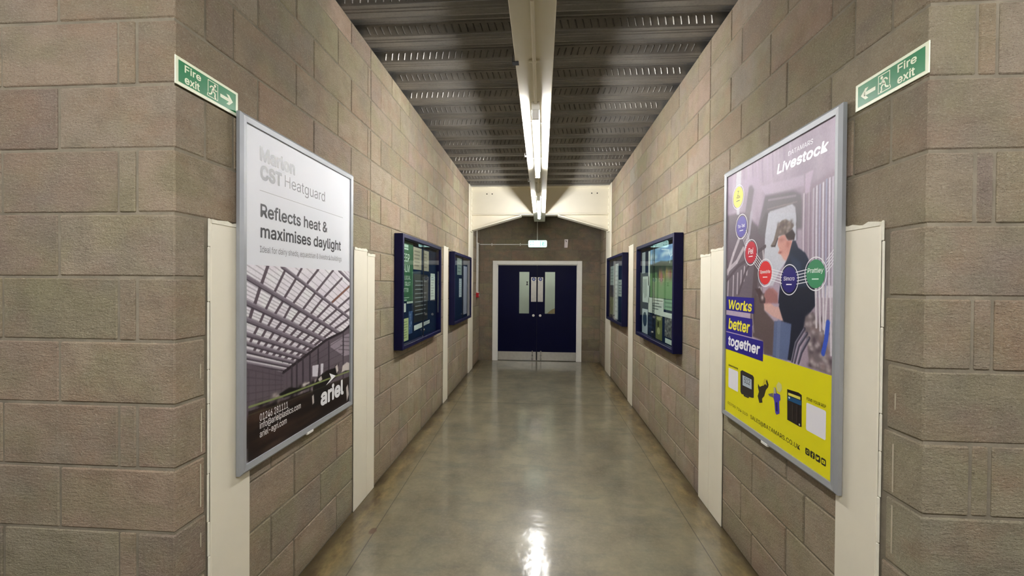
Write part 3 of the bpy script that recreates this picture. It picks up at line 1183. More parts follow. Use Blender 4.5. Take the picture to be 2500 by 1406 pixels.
# tan chair in the lobby, seen through the right-hand glass
ch = thing('tub_chair', (0.42, 10.1, 0), '0', 'tan rounded chair back seen low through the right door glass', 'chair')
tan = plain('tan_fabric', (150, 128, 92), 0.9, vary=0.1)
m = MB()
n = 18
for i in range(n):
    a0, a1 = math.radians(20 + 320 * i / n), math.radians(20 + 320 * (i + 1) / n)
    for (r0, r1) in ((0.24, 0.31),):
        pts = []
        for a in (a0, a1):
            zt = 1.06 - 0.20 * (1 - math.sin(max(0, min(math.pi, a - math.radians(20)))) )
            for r in (r0, r1):
                pts.append((r * math.cos(a - math.pi), r * math.sin(a - math.pi), 0.30))
                pts.append((r * math.cos(a - math.pi), r * math.sin(a - math.pi), max(0.66, zt)))
        m._add(pts, [(0, 4, 5, 1), (2, 3, 7, 6), (1, 5, 7, 3), (0, 2, 6, 4)], True)
m.build('backrest', tan, ch)
m = MB()
m.prism(disc(0, 0, 0.25, 28), 0.28, 0.46)
m.build('seat', tan, ch)
for x, y in ((-0.18, -0.18), (0.18, -0.18), (-0.18, 0.18), (0.18, 0.18)):
    m = MB()
    m.cyl((x, y, 0.0), (x * 0.92, y * 0.92, 0.279), 0.014, 10, 0.020)
    m.build('leg', plain('chair_leg', (52, 40, 30), 0.5) if 'chair_leg' not in bpy.data.materials else bpy.data.materials['chair_leg'], ch)

# ================================================================== exit sign, detector, call point and conduits at the end wall
ex = thing('exit_sign', (-0.088, YE, 2.383), 'E', 'lit pale green exit sign box above the blue double doors', 'sign')
m = MB()
m.prism(rrect(-0.188, -0.070, 0.188, 0.070, 0.020), 0.001, 0.045)
m.build('housing', MT['white_plastic'], ex)
m = MB()
m.prism(rrect(-0.185, -0.067, 0.185, 0.067, 0.030), 0.0452, 0.062)
face = m.build('lit_face', MT['glow'], ex)
z = 0.0624
for (a, b) in ((-0.145, 0.048), (-0.085, 0.048), (-0.145, -0.030), (-0.085, -0.030)):
    sx = 1 if a < -0.1 else -1
    sy = -1 if b > 0 else 1
    m = MB()
    m.flat([(a, b), (a + sx * 0.026, b), (a, b + sy * 0.026)], z)
    m.build('corner_mark', MT['glow_mark'], face, up=True)
m = MB()
m.flat(disc(0.112, 0.031, 0.011, 14), z)
stroke(m, [(0.112, 0.022), (0.104, -0.010), (0.118, -0.030), (0.108, -0.050)], 0.013, z)
stroke(m, [(0.104, -0.010), (0.088, -0.030), (0.076, -0.034)], 0.012, z)
stroke(m, [(0.082, 0.012), (0.108, 0.014), (0.132, 0.004)], 0.010, z)
m.build('running_figure', MT['glow_mark'], face, up=True)
for pts in ([(0.060, -0.052), (0.060, 0.050), (0.070, 0.050)], [(0.140, 0.050), (0.150, 0.050), (0.150, -0.052)]):
    m = MB()
    stroke(m, pts, 0.010, z)
    m.build('doorway_mark', MT['glow_mark'], face, up=True)

pir = thing('motion_detector', (0.484, YE, 2.388), 'E', 'small white detector box high on the end wall, right of the exit sign', 'detector')
m = MB()
m.prism([(-0.035, -0.085), (0.031, -0.085), (0.042, 0.085), (-0.030, 0.085)], 0.001, 0.045)
m.build('case', MT['pink_plastic'], pir)
m = MB()
m.prism([(-0.018, 0.062), (0.000, 0.066), (0.022, 0.034), (0.006, 0.026)], 0.0452, 0.050)
m.build('lens', plain('grey_lens', (128, 116, 118), 0.3), pir)

cp = thing('call_point', (XL, 8.16, 1.345), 'L', 'red fire alarm call point low at the left end of the corridor', 'call point')
m = MB()
m.cbox(-0.045, 0.045, -0.045, 0.045, 0.001, 0.055, 0.004)
m.build('box', MT['red'], cp)
m = MB()
m.cbox(-0.024, 0.024, -0.018, 0.020, 0.0552, 0.0575, 0.001)
m.build('press_panel', MT['white_plastic'], cp)
m = MB()
m.cbox(-0.028, 0.036, 0.0452, 0.064, 0.004, 0.052, 0.003)
m.build('conduit_box', MT['white_plastic'], cp)

xw = XL + 0.014
conduit('conduit', [(xw, 8.11, 1.4105), (xw, 8.11, 3.20)], 'left of the two white conduits rising from the red call point',
        [((xw, 8.11, 1.95), 'z'), ((xw, 8.11, 2.36), 'z')], group='conduits at the end wall')
ye = YE - 0.014
conduit('conduit', [(xw, 8.26, 1.4105), (xw, 8.26, 2.371), (xw, ye, 2.371)], 'right of the two white conduits rising from the red call point, bending to the corner',
        [((xw, 8.26, 1.95), 'z')], group='conduits at the end wall')
conduit('conduit', [(xw + 0.0102, ye, 2.371), (-0.279, ye, 2.371)], 'white conduit along the end wall from the left corner to the exit sign',
        [((-1.02, ye, 2.371), 'x'), ((-0.44, ye, 2.371), 'x')], group='conduits at the end wall')
conduit('conduit', [(-0.094, ye, 2.4545), (-0.094, ye, 3.28)], 'thin white conduit rising from the top of the lit exit sign', [], group='conduits at the end wall', r=0.009)


# ================================================================== fire exit direction signs
def runner(mb, cx, cy_, h, d, z):
    """running figure in a doorway; d = +1 runs to the right"""
    k = h / 0.06
    f = lambda pts: [(cx + d * x * k, cy_ + y * k) for x, y in pts]
    o = 0.0228
    w = 0.0026 * k
    stroke(mb, f([(-o, -0.014), (-o, 0.0295)]), w, z)
    stroke(mb, f([(-o - 0.0013, 0.0285), (o, 0.0285)]), w, z)
    stroke(mb, f([(o, 0.0298), (o, -0.0275)]), w, z)
    stroke(mb, f([(o + 0.0013, -0.0285), (-o - 0.004, -0.0285)]), w, z)
    stroke(mb, f([(-o - 0.004, -0.0285), (-o, -0.016)]), w * 1.2, z)
    mb.flat([(cx + d * (0.0095 + 0.0052 * math.cos(t)) * k, cy_ + (0.0195 + 0.0052 * math.sin(t)) * k) for t in [2 * math.pi * i / 16 for i in range(16)]], z)
    mb.flat(f([(0.008, 0.0135), (0.0015, 0.0125), (-0.0065, -0.0025), (0.0015, -0.0055), (0.0085, 0.006)]), z)
    stroke(mb, f([(0.004, 0.0115), (-0.0075, 0.0125), (-0.0145, 0.0040)]), 0.0046 * k, z)
    stroke(mb, f([(0.0060, 0.0095), (0.0120, 0.0010), (0.0190, 0.0040)]), 0.0042 * k, z)
    stroke(mb, f([(-0.0025, -0.0025), (0.0105, -0.0090), (0.0090, -0.0240), (0.0150, -0.0245)]), 0.0056 * k, z)
    stroke(mb, f([(-0.0030, -0.0030), (-0.0075, -0.0165), (-0.0190, -0.0205)]), 0.0056 * k, z)


def arrow(mb, x0, x1, cy_, h, d, z):
    L = x1 - x0
    tip, tail = (x1, x0) if d > 0 else (x0, x1)
    s = 1 if d > 0 else -1
    hb = h / 2
    st = h * 0.165
    mb.flat([(tail, cy_ + st), (tail, cy_ - st), (tip - s * h * 0.40, cy_ - st), (tip - s * h * 0.40, cy_ + st)], z)
    for g in (1, -1):
        mb.flat([(tip, cy_), (tip - s * h * 0.52, cy_ + g * hb), (tip - s * h * 0.90, cy_ + g * hb), (tip - s * h * 0.42, cy_ + g * 0.0)], z)


for side, X, yo, zo, lab in (('L', XL, 1.375, 2.256, 'green fire exit sign on the left wall with its arrow pointing right'), ('R', XR, 1.675, 2.222, 'green fire exit sign on the right wall with its arrow pointing left')):
    t = thing('fire_exit_sign', (X, yo, zo), side, lab, 'sign', 'fire exit direction signs')
    mm = MB()
    mm.cbox(0, 0.302, 0, 0.099, 0.002, 0.0055, 0.001)
    mm.build('plate', MT['sign_white'], t)
    mm = MB()
    mm.flat([(0.013, 0.012), (0.289, 0.012), (0.289, 0.088), (0.013, 0.088)], 0.0059)
    pan = mm.build('green_field', MT['sign_green'], t, up=True)
    if side == 'L':
        letters('lettering', [('Fire', 0.038, 0.0545, 0.110, 0.082, 0.040), ('exit', 0.038, 0.0165, 0.104, 0.0455, 0.040)], 0.0063, MT['sign_white'], pan)
    else:
        letters('lettering', [('Fire', 0.188, 0.0545, 0.260, 0.082, 0.040), ('exit', 0.188, 0.0165, 0.254, 0.0455, 0.040)], 0.0063, MT['sign_white'], pan)
    mm = MB()
    runner(mm, 0.167 if side == 'L' else 0.133, 0.0505, 0.063, 1 if side == 'L' else -1, 0.0063)
    mm.build('running_figure', MT['sign_white'], pan, up=True)
    mm = MB()
    if side == 'L':
        arrow(mm, 0.204, 0.272, 0.0485, 0.040, 1, 0.0063)
    else:
        arrow(mm, 0.028, 0.096, 0.0485, 0.040, -1, 0.0063)
    mm.build('arrow', MT['sign_white'], pan, up=True)

# ================================================================== framed posters
PW, PH = 1.042, 1.522


def poster_frame(side, X, y, z, label, sheet_mat):
    t = thing('framed_poster', (X, y, z), side, label, 'poster', 'large framed posters')
    w = 0.034
    # mitred snap frame
    o, i = [(0, 0), (PW, 0), (PW, PH), (0, PH)], [(w, w), (PW - w, w), (PW - w, PH - w), (w, PH - w)]
    mm = MB()
    for k in range(4):
        a, b, c, d = o[k], o[(k + 1) % 4], i[(k + 1) % 4], i[k]
        m1 = lambda p, q_, f: (p[0] + (q_[0] - p[0]) * f, p[1] + (q_[1] - p[1]) * f)
        a2, b2 = m1(a, d, 0.35), m1(b, c, 0.35)
        vs = [(*a, 0.011), (*b, 0.011), (*a, 0.026), (*b, 0.026), (*a2, 0.036), (*b2, 0.036), (*d, 0.032), (*c, 0.032), (*d, 0.024), (*c, 0.024), (*d, 0.011), (*c, 0.011)]
        fs = [(0, 1, 3, 2), (2, 3, 5, 4), (4, 5, 7, 6), (6, 7, 9, 8), (8, 9, 11, 10), (10, 11, 1, 0), (0, 2, 4, 6, 8, 10), (1, 3, 5, 7, 9, 11)]
        mm._add(vs, fs)
    mm.build('frame', MT['alu'], t)
    mm = MB()
    mm.box(w - 0.004, PW - w + 0.004, w - 0.004, PH - w + 0.004, 0.012, 0.0235)
    sh = mm.build('sheet', sheet_mat, t)
    mm = MB()
    mm.cbox(PW / 2 - 0.03, PW / 2 + 0.03, -0.001, 0.012, 0.020, 0.0375, 0.001)
    mm.build('frame_label', MT['white_plastic'], t)
    return t, sh


Z1, Z2, Z3, Z4 = 0.0239, 0.0243, 0.0247, 0.0251
# ---- left: white poster with the cattle shed
tp, sh = poster_frame('L', XL, 1.660, 0.755, 'white poster in a silver frame with a barn roof picture, on the left wall', MT['paper'])
letters('heading', [('Marlon', 0.126, 1.352, 0.395, 1.420, 0.085), ('CST', 0.130, 1.270, 0.288, 1.339, 0.085), ('Heatguard', 0.309, 1.262, 0.690, 1.336, -0.012)], Z1, ink((116, 116, 119)), sh)
mm = MB()
mm.flat([(0.127, 1.2205), (0.910, 1.2205), (0.910, 1.2230), (0.127, 1.2230)], Z1)
mm.build('rule', ink((150, 150, 152)), sh, up=True)
letters('slogan', [('Reflects heat &', 0.132, 1.103, 0.718, 1.166, 0.036), ('maximises daylight', 0.133, 0.996, 0.884, 1.073, 0.030)], Z1, ink((58, 58, 62)), sh)
letters('small_lettering', [('Ideal for dairy sheds, equestrian & livestock buildings', 0.129, 0.938, 0.893, 0.976)], Z1, ink((128, 128, 132)), sh)
P = Picture(0.036, 0.036, 1.006, 0.888, 0.0032, (226, 222, 228))
ART_L = {'rafters': [([(0.856,0.889),(1.013,0.82)],24),([(0.286,0.888),(0.747,0.678),(1.014,0.579)],24),([(0.056,0.828),(0.157,0.8),(0.316,0.73),(0.576,0.614),(0.902,0.485)],30),([(0.056,0.72),(0.18,0.68),(0.399,0.593),(0.729,0.465)],30),([(0.056,0.648),(0.252,0.579),(0.611,0.442)],28),([(0.056,0.587),(0.252,0.518),(0.528,0.428)],26),([(0.056,0.548),(0.458,0.412)],22),([(0.056,0.515),(0.414,0.397)],20),([(0.056,0.487),(0.371,0.387)],18),([(0.056,0.464),(0.317,0.381)],16)],'purlins': [[(0.185,0.886),(0.143,0.807),(0.129,0.782),(0.1,0.721),(0.084,0.697),(0.066,0.656)],[(0.309,0.863),(0.236,0.769),(0.212,0.743),(0.174,0.692),(0.155,0.667),(0.13,0.629),(0.095,0.586),(0.072,0.557)],[(0.456,0.885),(0.391,0.816),(0.309,0.736),(0.29,0.713),(0.24,0.665),(0.218,0.644),(0.186,0.609),(0.144,0.565),(0.092,0.511)],[(0.622,0.886),(0.514,0.81),(0.483,0.782),(0.384,0.707),(0.353,0.686),(0.306,0.636),(0.24,0.588),(0.192,0.544),(0.125,0.491)],[(0.79,0.887),(0.609,0.769),(0.576,0.745),(0.468,0.67),(0.427,0.656),(0.367,0.613),(0.297,0.566),(0.24,0.526),(0.163,0.477)],[(0.899,0.839),(0.694,0.733),(0.649,0.708),(0.547,0.643),(0.503,0.625),(0.435,0.586),(0.353,0.543),(0.29,0.507),(0.21,0.462)],[(1.013,0.793),(0.781,0.696),(0.732,0.674),(0.61,0.616),(0.572,0.603),(0.504,0.568),(0.413,0.527),(0.343,0.491),(0.253,0.447)],[(1.013,0.718),(0.863,0.662),(0.811,0.64),(0.677,0.59),(0.637,0.575),(0.56,0.54),(0.473,0.506),(0.392,0.467),(0.297,0.431)],[(1.014,0.643),(0.89,0.609),(0.747,0.559),(0.7,0.552),(0.62,0.514),(0.536,0.48),(0.45,0.45),(0.35,0.413)],[(0.979,0.576),(0.817,0.535),(0.664,0.49),(0.602,0.471),(0.504,0.441),(0.399,0.404)]],'wall': [(0.056,0.461),(0.304,0.374),(0.458,0.41),(0.71,0.475),(0.913,0.499),(1.015,0.53),(1.018,0.143),(0.057,0.373)],'gable': [(0.729,0.463),(0.907,0.495),(1.015,0.53),(1.017,0.289),(0.73,0.318)],'posts': [[(0.918,0.493),(0.919,0.302)],[(0.738,0.461),(0.739,0.321)],[(0.62,0.436),(0.621,0.33)],[(0.536,0.423),(0.537,0.334)],[(0.469,0.408),(0.47,0.33)],[(0.414,0.397),(0.414,0.334)],[(0.371,0.384),(0.371,0.339)]],'panes': [[(0.561,0.356),(0.625,0.35),(0.616,0.285),(0.561,0.297)],[(0.647,0.351),(0.678,0.347),(0.674,0.296),(0.647,0.283)]],'rightroof': [(0.758,0.449),(1.015,0.487),(1.016,0.342),(0.93,0.346),(0.758,0.429)],'rail': [(0.061,0.275),(0.306,0.259),(0.674,0.247),(1.023,0.234)],'cows': [[(0.566,0.235),(0.618,0.279),(0.712,0.298),(0.834,0.293),(0.867,0.319),(0.835,0.262),(0.856,0.237),(0.712,0.218),(0.752,0.179),(0.693,0.154),(0.567,0.113)],[(0.889,0.261),(0.946,0.293),(1.023,0.29),(1.023,0.234),(0.97,0.234)],[(0.266,0.276),(0.347,0.288),(0.467,0.259),(0.601,0.254),(0.674,0.247),(0.467,0.241),(0.306,0.249)],[(0.813,0.308),(0.845,0.312),(0.856,0.258),(0.824,0.259)]],'cowwhite': [[(0.896,0.249),(0.912,0.289),(0.97,0.3),(1.023,0.284),(1.023,0.239),(0.947,0.25)],[(0.817,0.302),(0.845,0.31),(0.856,0.268),(0.835,0.257)],[(0.619,0.269),(0.655,0.281),(0.666,0.257),(0.637,0.251)],[(0.959,0.138),(0.983,0.154),(1.0,0.084),(0.972,0.047)],[(0.558,0.19),(0.575,0.195),(0.58,0.147),(0.563,0.142)],[(0.467,0.277),(0.532,0.275),(0.535,0.268),(0.475,0.266)]],'ground': [(0.056,0.258),(0.32,0.237),(0.674,0.218),(1.024,0.2),(1.025,0.015),(0.056,0.032)],'bird': [(0.824,0.244),(0.746,0.275),(0.768,0.241),(0.707,0.213),(0.752,0.222)]}
for k in range(60):
    P.spot(rng.uniform(0.03, 1.0), rng.uniform(0.4, 0.9), 0.05, 0.03, (214, 206, 216) if k % 2 else (232, 236, 234), 0.6)
raf = [[r[0][0], r[0][-1]] for r in ART_L['rafters']]


def at_x(pl, x):
    if x <= pl[0][0]:
        (ax, ay), (bx, by) = pl[0], pl[1]
    else:
        for (ax, ay), (bx, by) in zip(pl[:-1], pl[1:]):
            if x <= bx:
                break
    return ay + (by - ay) * (x - ax) / (bx - ax)


ext = [[(0.036, 1.62), (0.286, 1.45), (1.014, 0.97)]] + [[(0.036, 1.30), (0.856, 0.889), (1.013, 0.82)]] + raf[1:]
for a, b in zip(ext[:-1], ext[1:]):
    nb = 6 if b[0][1] > 0.7 else 5 if b[0][1] > 0.6 else 3
    for j in range(1, nb):
        f = j / nb
        P.line([(x, at_x(a, x) * (1 - f) + at_x(b, x) * f) for x in np.linspace(0.036, 1.01, 12)], 0.0042, (140, 134, 142), 0.75 if nb > 3 else 0.5)
for i, pl in enumerate(ART_L['purlins']):
    P.line(pl, 0.016 if i else 0.020, (84, 72, 80), 0.95)
    if i == 6:
        P.line(pl[:2], 0.013, (124, 82, 66), 0.9)
for (pl, wd) in ART_L['rafters']:
    pl = [pl[0], pl[-1]]
    e = [(pl[0][0] - 0.05, at_x(pl, pl[0][0] - 0.05))] + pl if pl[0][0] < 0.1 else pl
    w = wd * 0.00082
    P.line(e, w, (112, 102, 112))
    P.line([(x, y - w * 0.42) for x, y in e], 0.006, (52, 44, 52), 0.9)
    P.line([(x, y + w * 0.35) for x, y in e], 0.006, (150, 142, 152), 0.7)
P.poly([(0.02, 0.475)] + ART_L['wall'][:-2] + [(1.02, 0.10), (0.02, 0.10)], (92, 82, 90))
P.poly(ART_L['rightroof'], (196, 186, 196))
for k in range(7):
    P.line([(0.86 + 0.02 * k, 0.40 + 0.022 * k), (1.02, 0.37 + 0.028 * k)], 0.006, (84, 72, 80), 0.9)
P.poly(ART_L['gable'], (98, 88, 96), 0.55)
for k in range(5):
    P.line([(0.05, 0.44 - 0.035 * k), (0.30, 0.355 - 0.02 * k)], 0.004, (66, 58, 64), 0.7)
    P.line([(0.55, 0.40 - 0.03 * k), (0.93, 0.47 - 0.05 * k)], 0.004, (66, 58, 64), 0.7)
P.line([(0.30, 0.374), (0.458, 0.412), (0.71, 0.478), (0.913, 0.502), (1.015, 0.533)], 0.016, (44, 36, 42))
for pl in ART_L['posts']:
    P.line([(x, y) for x, y in pl] + [(pl[-1][0], pl[-1][1] - 0.12)], 0.016, (58, 50, 58), 0.95)
for pl in ART_L['panes']:
    P.poly(pl, (206, 202, 210))
for k in range(9):
    P.line([(0.06 + 0.045 * k, 0.43 - 0.008 * k), (0.06 + 0.045 * k, 0.22)], 0.005, (70, 62, 68), 0.7)
P.poly(ART_L['ground'], (38, 28, 26))
P.poly([(0.03, 0.02), (1.02, 0.02), (1.02, 0.16), (0.55, 0.20), (0.03, 0.22)], (24, 17, 16), 0.85, 15)
for k in range(30):
    P.spot(rng.uniform(0.05, 0.6), rng.uniform(0.05, 0.24), 0.10, 0.014, (66, 46, 36), 0.45)
for k in range(26):
    x = rng.uniform(0.06, 0.70)
    y = 0.262 - 0.04 * x + rng.uniform(-0.018, 0.03)
    P.spot(x, y, rng.uniform(0.012, 0.03), 0.012, (18, 14, 14) if k % 3 else (170, 158, 156), 0.85)
for pl in ART_L['cows']:
    P.poly(pl, (16, 13, 14), 1.0, 3)
for pl in ART_L['cowwhite']:
    P.poly(pl, (196, 188, 184), 1.0, 3)
P.line(ART_L['rail'], 0.009, (126, 138, 86))
P.line([(x, y - 0.035) for x, y in ART_L['rail']], 0.004, (84, 88, 62), 0.5)
P.grain(0.02)
P.build('picture', Z1, sh)
letters('company_name', [('ariel', 0.648, 0.104, 0.926, 0.204, 0.075)], Z2, ink((236, 236, 238)), sh)
mm = MB()
mm.flat(ART_L['bird'], Z2)
mm.build('bird_mark', ink((240, 240, 242)), sh, up=True)
letters('contact_lettering', [('01246 281111', 0.129, 0.190, 0.337, 0.2235, 0.010), ('info@arielplastics.com', 0.129, 0.147, 0.449, 0.187, 0.010), ('ariel-agri.com', 0.129, 0.108, 0.328, 0.147, 0.010)], Z2, ink((226, 222, 220)), sh)

# ---- right: purple milking parlour poster with the yellow foot
tp, sh = poster_frame('R', XR, 2.750, 0.755, 'yellow and purple framed poster of a man in a cap, on the right wall', MT['paper'])
A_ = {'strip': [(0.153,1.501),(0.214,1.496),(0.208,1.397),(0.193,1.228),(0.16,1.233),(0.147,1.407)],'blob': [(0.304,1.367),(0.333,1.369),(0.362,1.34),(0.343,1.266),(0.303,1.128),(0.235,1.137),(0.284,1.296)],'frame': [(0.477,1.281),(0.724,1.253),(0.782,1.225),(0.797,1.18),(0.802,1.064),(0.402,1.115),(0.453,1.225)],'frameB': [(0.403,1.1),(0.479,1.191),(0.751,1.145),(0.756,1.022),(0.688,1.029),(0.482,1.051)],'win': [(0.522,1.19),(0.715,1.191),(0.738,1.173),(0.745,1.131),(0.746,1.102),(0.511,1.152)],'winB': [(0.51,1.185),(0.743,1.146),(0.748,1.023),(0.69,0.945),(0.67,0.928),(0.617,0.887),(0.561,0.815),(0.488,0.808),(0.474,0.891),(0.482,1.077)],'pillar': [(0.808,1.307),(0.865,1.309),(0.845,1.253),(0.839,1.219),(0.808,1.217)],'beam': [(0.424,1.339),(0.799,1.304),(0.8,1.258),(0.489,1.275)],'beam2': [(0.235,1.42),(0.422,1.401),(0.424,1.333),(0.237,1.349)],'stripes': [[(0.801,1.218),(0.8,1.066),(0.804,0.767)],[(0.837,1.216),(0.836,1.061),(0.84,0.768)],[(0.867,1.226),(0.866,1.057),(0.871,0.769)],[(0.888,1.232),(0.888,1.054),(0.892,0.77)],[(0.908,1.233),(0.908,1.051),(0.912,0.77)],[(0.928,1.236),(0.929,1.049),(0.933,0.771)],[(0.948,1.245),(0.948,1.046),(0.952,0.771)],[(0.967,1.245),(0.968,1.044),(0.972,0.772)],[(0.986,1.245),(0.987,1.041),(0.99,0.773)]],'dl': [(0.02,1.252),(0.16,1.244),(0.263,1.227),(0.482,1.081),(0.484,1.004),(0.435,0.893),(0.478,0.722),(0.035,0.702)],'tubes': [[(0.337,1.214),(0.311,1.101),(0.269,1.022)],[(0.189,1.081),(0.124,1.003),(0.048,0.889)],[(0.246,1.024),(0.168,0.954),(0.048,0.905)],[(0.458,1.013),(0.472,0.945)],[(0.058,0.849),(0.052,0.745)],[(0.128,0.871),(0.123,0.74)],[(0.182,0.885),(0.177,0.768)],[(0.226,0.899),(0.22,0.795)],[(0.264,0.92),(0.258,0.843)],[(0.298,0.922),(0.291,0.875)],[(0.43,0.804),(0.434,0.773)],[(0.447,0.801),(0.451,0.77)]],'bar': [[(0.031,0.841),(0.185,0.927),(0.271,0.952)],[(0.483,1.017),(0.378,0.985),(0.28,0.897),(0.197,0.765)]],'cap': [(0.578,1.075),(0.594,1.111),(0.633,1.129),(0.665,1.129),(0.707,1.11),(0.73,1.092),(0.723,1.082),(0.687,1.065),(0.656,1.058),(0.607,1.056),(0.597,1.045),(0.577,1.006),(0.533,1.013),(0.562,1.039)],'hair': [(0.656,1.06),(0.718,1.076),(0.741,1.05),(0.734,1.024),(0.688,1.026),(0.667,1.043)],'face': [(0.602,1.047),(0.635,1.059),(0.661,1.056),(0.678,1.027),(0.719,1.023),(0.695,0.962),(0.67,0.932),(0.654,0.939),(0.631,0.962),(0.601,0.974),(0.615,0.99),(0.598,1.013)],'jacket': [(0.722,1.023),(0.744,1.02),(0.764,0.986),(0.816,0.959),(0.839,0.93),(0.853,0.879),(0.876,0.802),(0.878,0.74),(0.609,0.728),(0.619,0.793),(0.639,0.886),(0.67,0.928),(0.69,0.963),(0.709,1.003)],'hand0': [(0.465,0.744),(0.489,0.781),(0.526,0.805),(0.55,0.795),(0.603,0.764),(0.609,0.728),(0.465,0.722)],'device': [(0.383,0.797),(0.437,0.801),(0.49,0.748),(0.491,0.723),(0.439,0.721),(0.425,0.756)],'torso': [(0.627,0.809),(0.883,0.81),(0.89,0.732),(0.844,0.69),(0.813,0.633),(0.769,0.559),(0.73,0.468),(0.567,0.461),(0.577,0.636),(0.644,0.645),(0.616,0.711)],'apron': [(0.577,0.639),(0.644,0.644),(0.72,0.638),(0.71,0.55),(0.693,0.464),(0.567,0.463)],'arm': [(0.468,0.759),(0.509,0.741),(0.575,0.712),(0.616,0.711),(0.655,0.645),(0.562,0.661),(0.485,0.688)],'hand': [(0.486,0.784),(0.559,0.804),(0.608,0.778),(0.588,0.736),(0.517,0.749)],'brown': [(0.378,0.757),(0.486,0.776),(0.481,0.687),(0.577,0.636),(0.567,0.463),(0.482,0.458),(0.474,0.526),(0.364,0.536)],'machine': [(0.822,0.681),(0.875,0.708),(0.916,0.65),(0.955,0.622),(0.966,0.536),(0.999,0.492),(1.002,0.459),(0.93,0.462),(0.854,0.467),(0.836,0.574),(0.813,0.633)],'hoses': [[(0.818,0.626),(0.758,0.557),(0.73,0.469)],[(0.851,0.59),(0.799,0.521),(0.777,0.469)],[(0.835,0.608),(0.779,0.546),(0.75,0.468)]],'bluetube': [(0.968,0.667),(0.958,0.597),(0.941,0.539)],'wst': [[(0.888,0.81),(0.897,0.641)],[(0.913,0.81),(0.921,0.631)],[(0.937,0.811),(0.941,0.639)],[(0.96,0.811),(0.95,0.621)],[(0.979,0.811),(0.989,0.54)],[(0.995,0.811),(1.001,0.517)]],'speck': [(0.855,0.684),(0.886,0.66),(0.834,0.648),(0.877,0.619),(0.927,0.619),(0.898,0.563),(0.868,0.546),(0.929,0.529),(0.958,0.509),(0.89,0.484),(0.977,0.475),(0.857,0.564)],'dev': [(0.232,0.317),(0.253,0.327),(0.374,0.323),(0.387,0.314),(0.387,0.204),(0.368,0.199),(0.246,0.189),(0.235,0.199)],'scr': [(0.259,0.3),(0.363,0.298),(0.365,0.244),(0.261,0.243)],'feet': [(0.273,0.191),(0.339,0.196),(0.329,0.186),(0.276,0.184)],'t512': [(0.286,0.291),(0.342,0.267)],'tag': [(0.431,0.291),(0.449,0.279),(0.476,0.292),(0.501,0.307),(0.518,0.303),(0.509,0.323),(0.518,0.334),(0.535,0.311),(0.531,0.297),(0.51,0.278),(0.494,0.242),(0.473,0.223),(0.478,0.204),(0.447,0.193),(0.428,0.225),(0.441,0.251),(0.43,0.272)],'tagy': [(0.476,0.297),(0.494,0.333),(0.513,0.333),(0.501,0.307),(0.484,0.292)],'gun': [(0.583,0.31),(0.599,0.311),(0.607,0.287),(0.638,0.287),(0.642,0.263),(0.631,0.253),(0.636,0.195),(0.61,0.181),(0.598,0.188),(0.589,0.242),(0.581,0.257)],'gun2': [(0.532,0.263),(0.576,0.279),(0.581,0.257),(0.544,0.256)],'cloud': [(0.606,0.324),(0.625,0.347),(0.651,0.339),(0.656,0.319),(0.638,0.297),(0.615,0.3)],'boxo': [(0.696,0.329),(0.783,0.335),(0.807,0.33),(0.809,0.188),(0.793,0.185),(0.7,0.186)],'boxh': [(0.705,0.315),(0.797,0.319),(0.798,0.306),(0.705,0.303)],'boxb': [(0.701,0.298),(0.806,0.304),(0.805,0.282),(0.702,0.279)],'fyr': [(0.843,0.327),(0.964,0.323)],'lt': [(0.071,0.319),(0.202,0.324)]}
P = Picture(0.030, 0.450, 1.012, 1.492, 0.0034, (176, 160, 178))
for k in range(90):
    x, y = rng.uniform(0.0, 1.05), rng.uniform(0.95, 1.52)
    P.spot(x, y, rng.uniform(0.02, 0.06), rng.uniform(0.08, 0.25), (198, 186, 200) if k % 2 else (150, 136, 152), 0.35)
for k in range(10):
    x = 0.24 + 0.05 * k
    P.line([(x, 1.50), (x + 0.01, 1.36)], 0.016, (188, 172, 192) if k % 2 else (160, 144, 164), 0.6)
P.poly(A_['dl'], (100, 90, 98), 0.95, 9)
P.poly([(0.03, 1.26), (0.16, 1.26), (0.13, 1.34), (0.03, 1.38)], (140, 126, 142), 0.7, 15)
P.poly(A_['strip'], (206, 206, 212), 0.9, 3)
P.poly(A_['beam'], (190, 176, 194), 0.8, 5)
P.poly(A_['beam2'], (182, 166, 186), 0.8, 7)
P.poly(A_['blob'], (122, 114, 120), 0.95, 7)
P.poly([(x, y) for x, y in A_['frame']] , (116, 110, 116), 0.95, 7)
P.poly(A_['frameB'], (104, 98, 104), 0.95, 7)
P.line([(0.51, 1.25), (0.74, 1.225)], 0.010, (160, 150, 160), 0.8)
P.line([(0.50, 1.205), (0.75, 1.195)], 0.006, (150, 142, 140), 0.8)
P.poly(A_['win'], (198, 198, 208), 1, 3)
P.poly(A_['winB'], (200, 202, 212), 1, 3)
P.poly([(0.79, 1.24), (1.02, 1.28), (1.02, 0.45), (0.79, 0.45)], (158, 142, 156), 0.9, 9)
P.poly(A_['pillar'], (196, 178, 198), 0.95, 3)
for i, pl in enumerate(A_['stripes']):
    c = [(206, 196, 206), (180, 166, 180), (196, 186, 200), (214, 210, 220), (176, 172, 196), (220, 216, 226), (168, 166, 192), (214, 208, 220), (204, 196, 210)][i]
    P.line(pl, 0.012, c, 0.95)
    P.line([(x + 0.009, y) for x, y in pl], 0.004, (112, 98, 116), 0.8)
for i, pl in enumerate(A_['tubes']):
    P.line(pl, 0.026 if i < 3 else 0.014, (190, 182, 188) if i != 0 else (176, 170, 184), 0.85)
for pl in A_['bar']:
    P.line(pl, 0.020, (84, 74, 80), 0.95)
P.poly(A_['brown'], (92, 78, 78), 1, 5)
P.line([(0.40, 0.95), (0.36, 0.62)], 0.05, (78, 66, 68), 0.7)
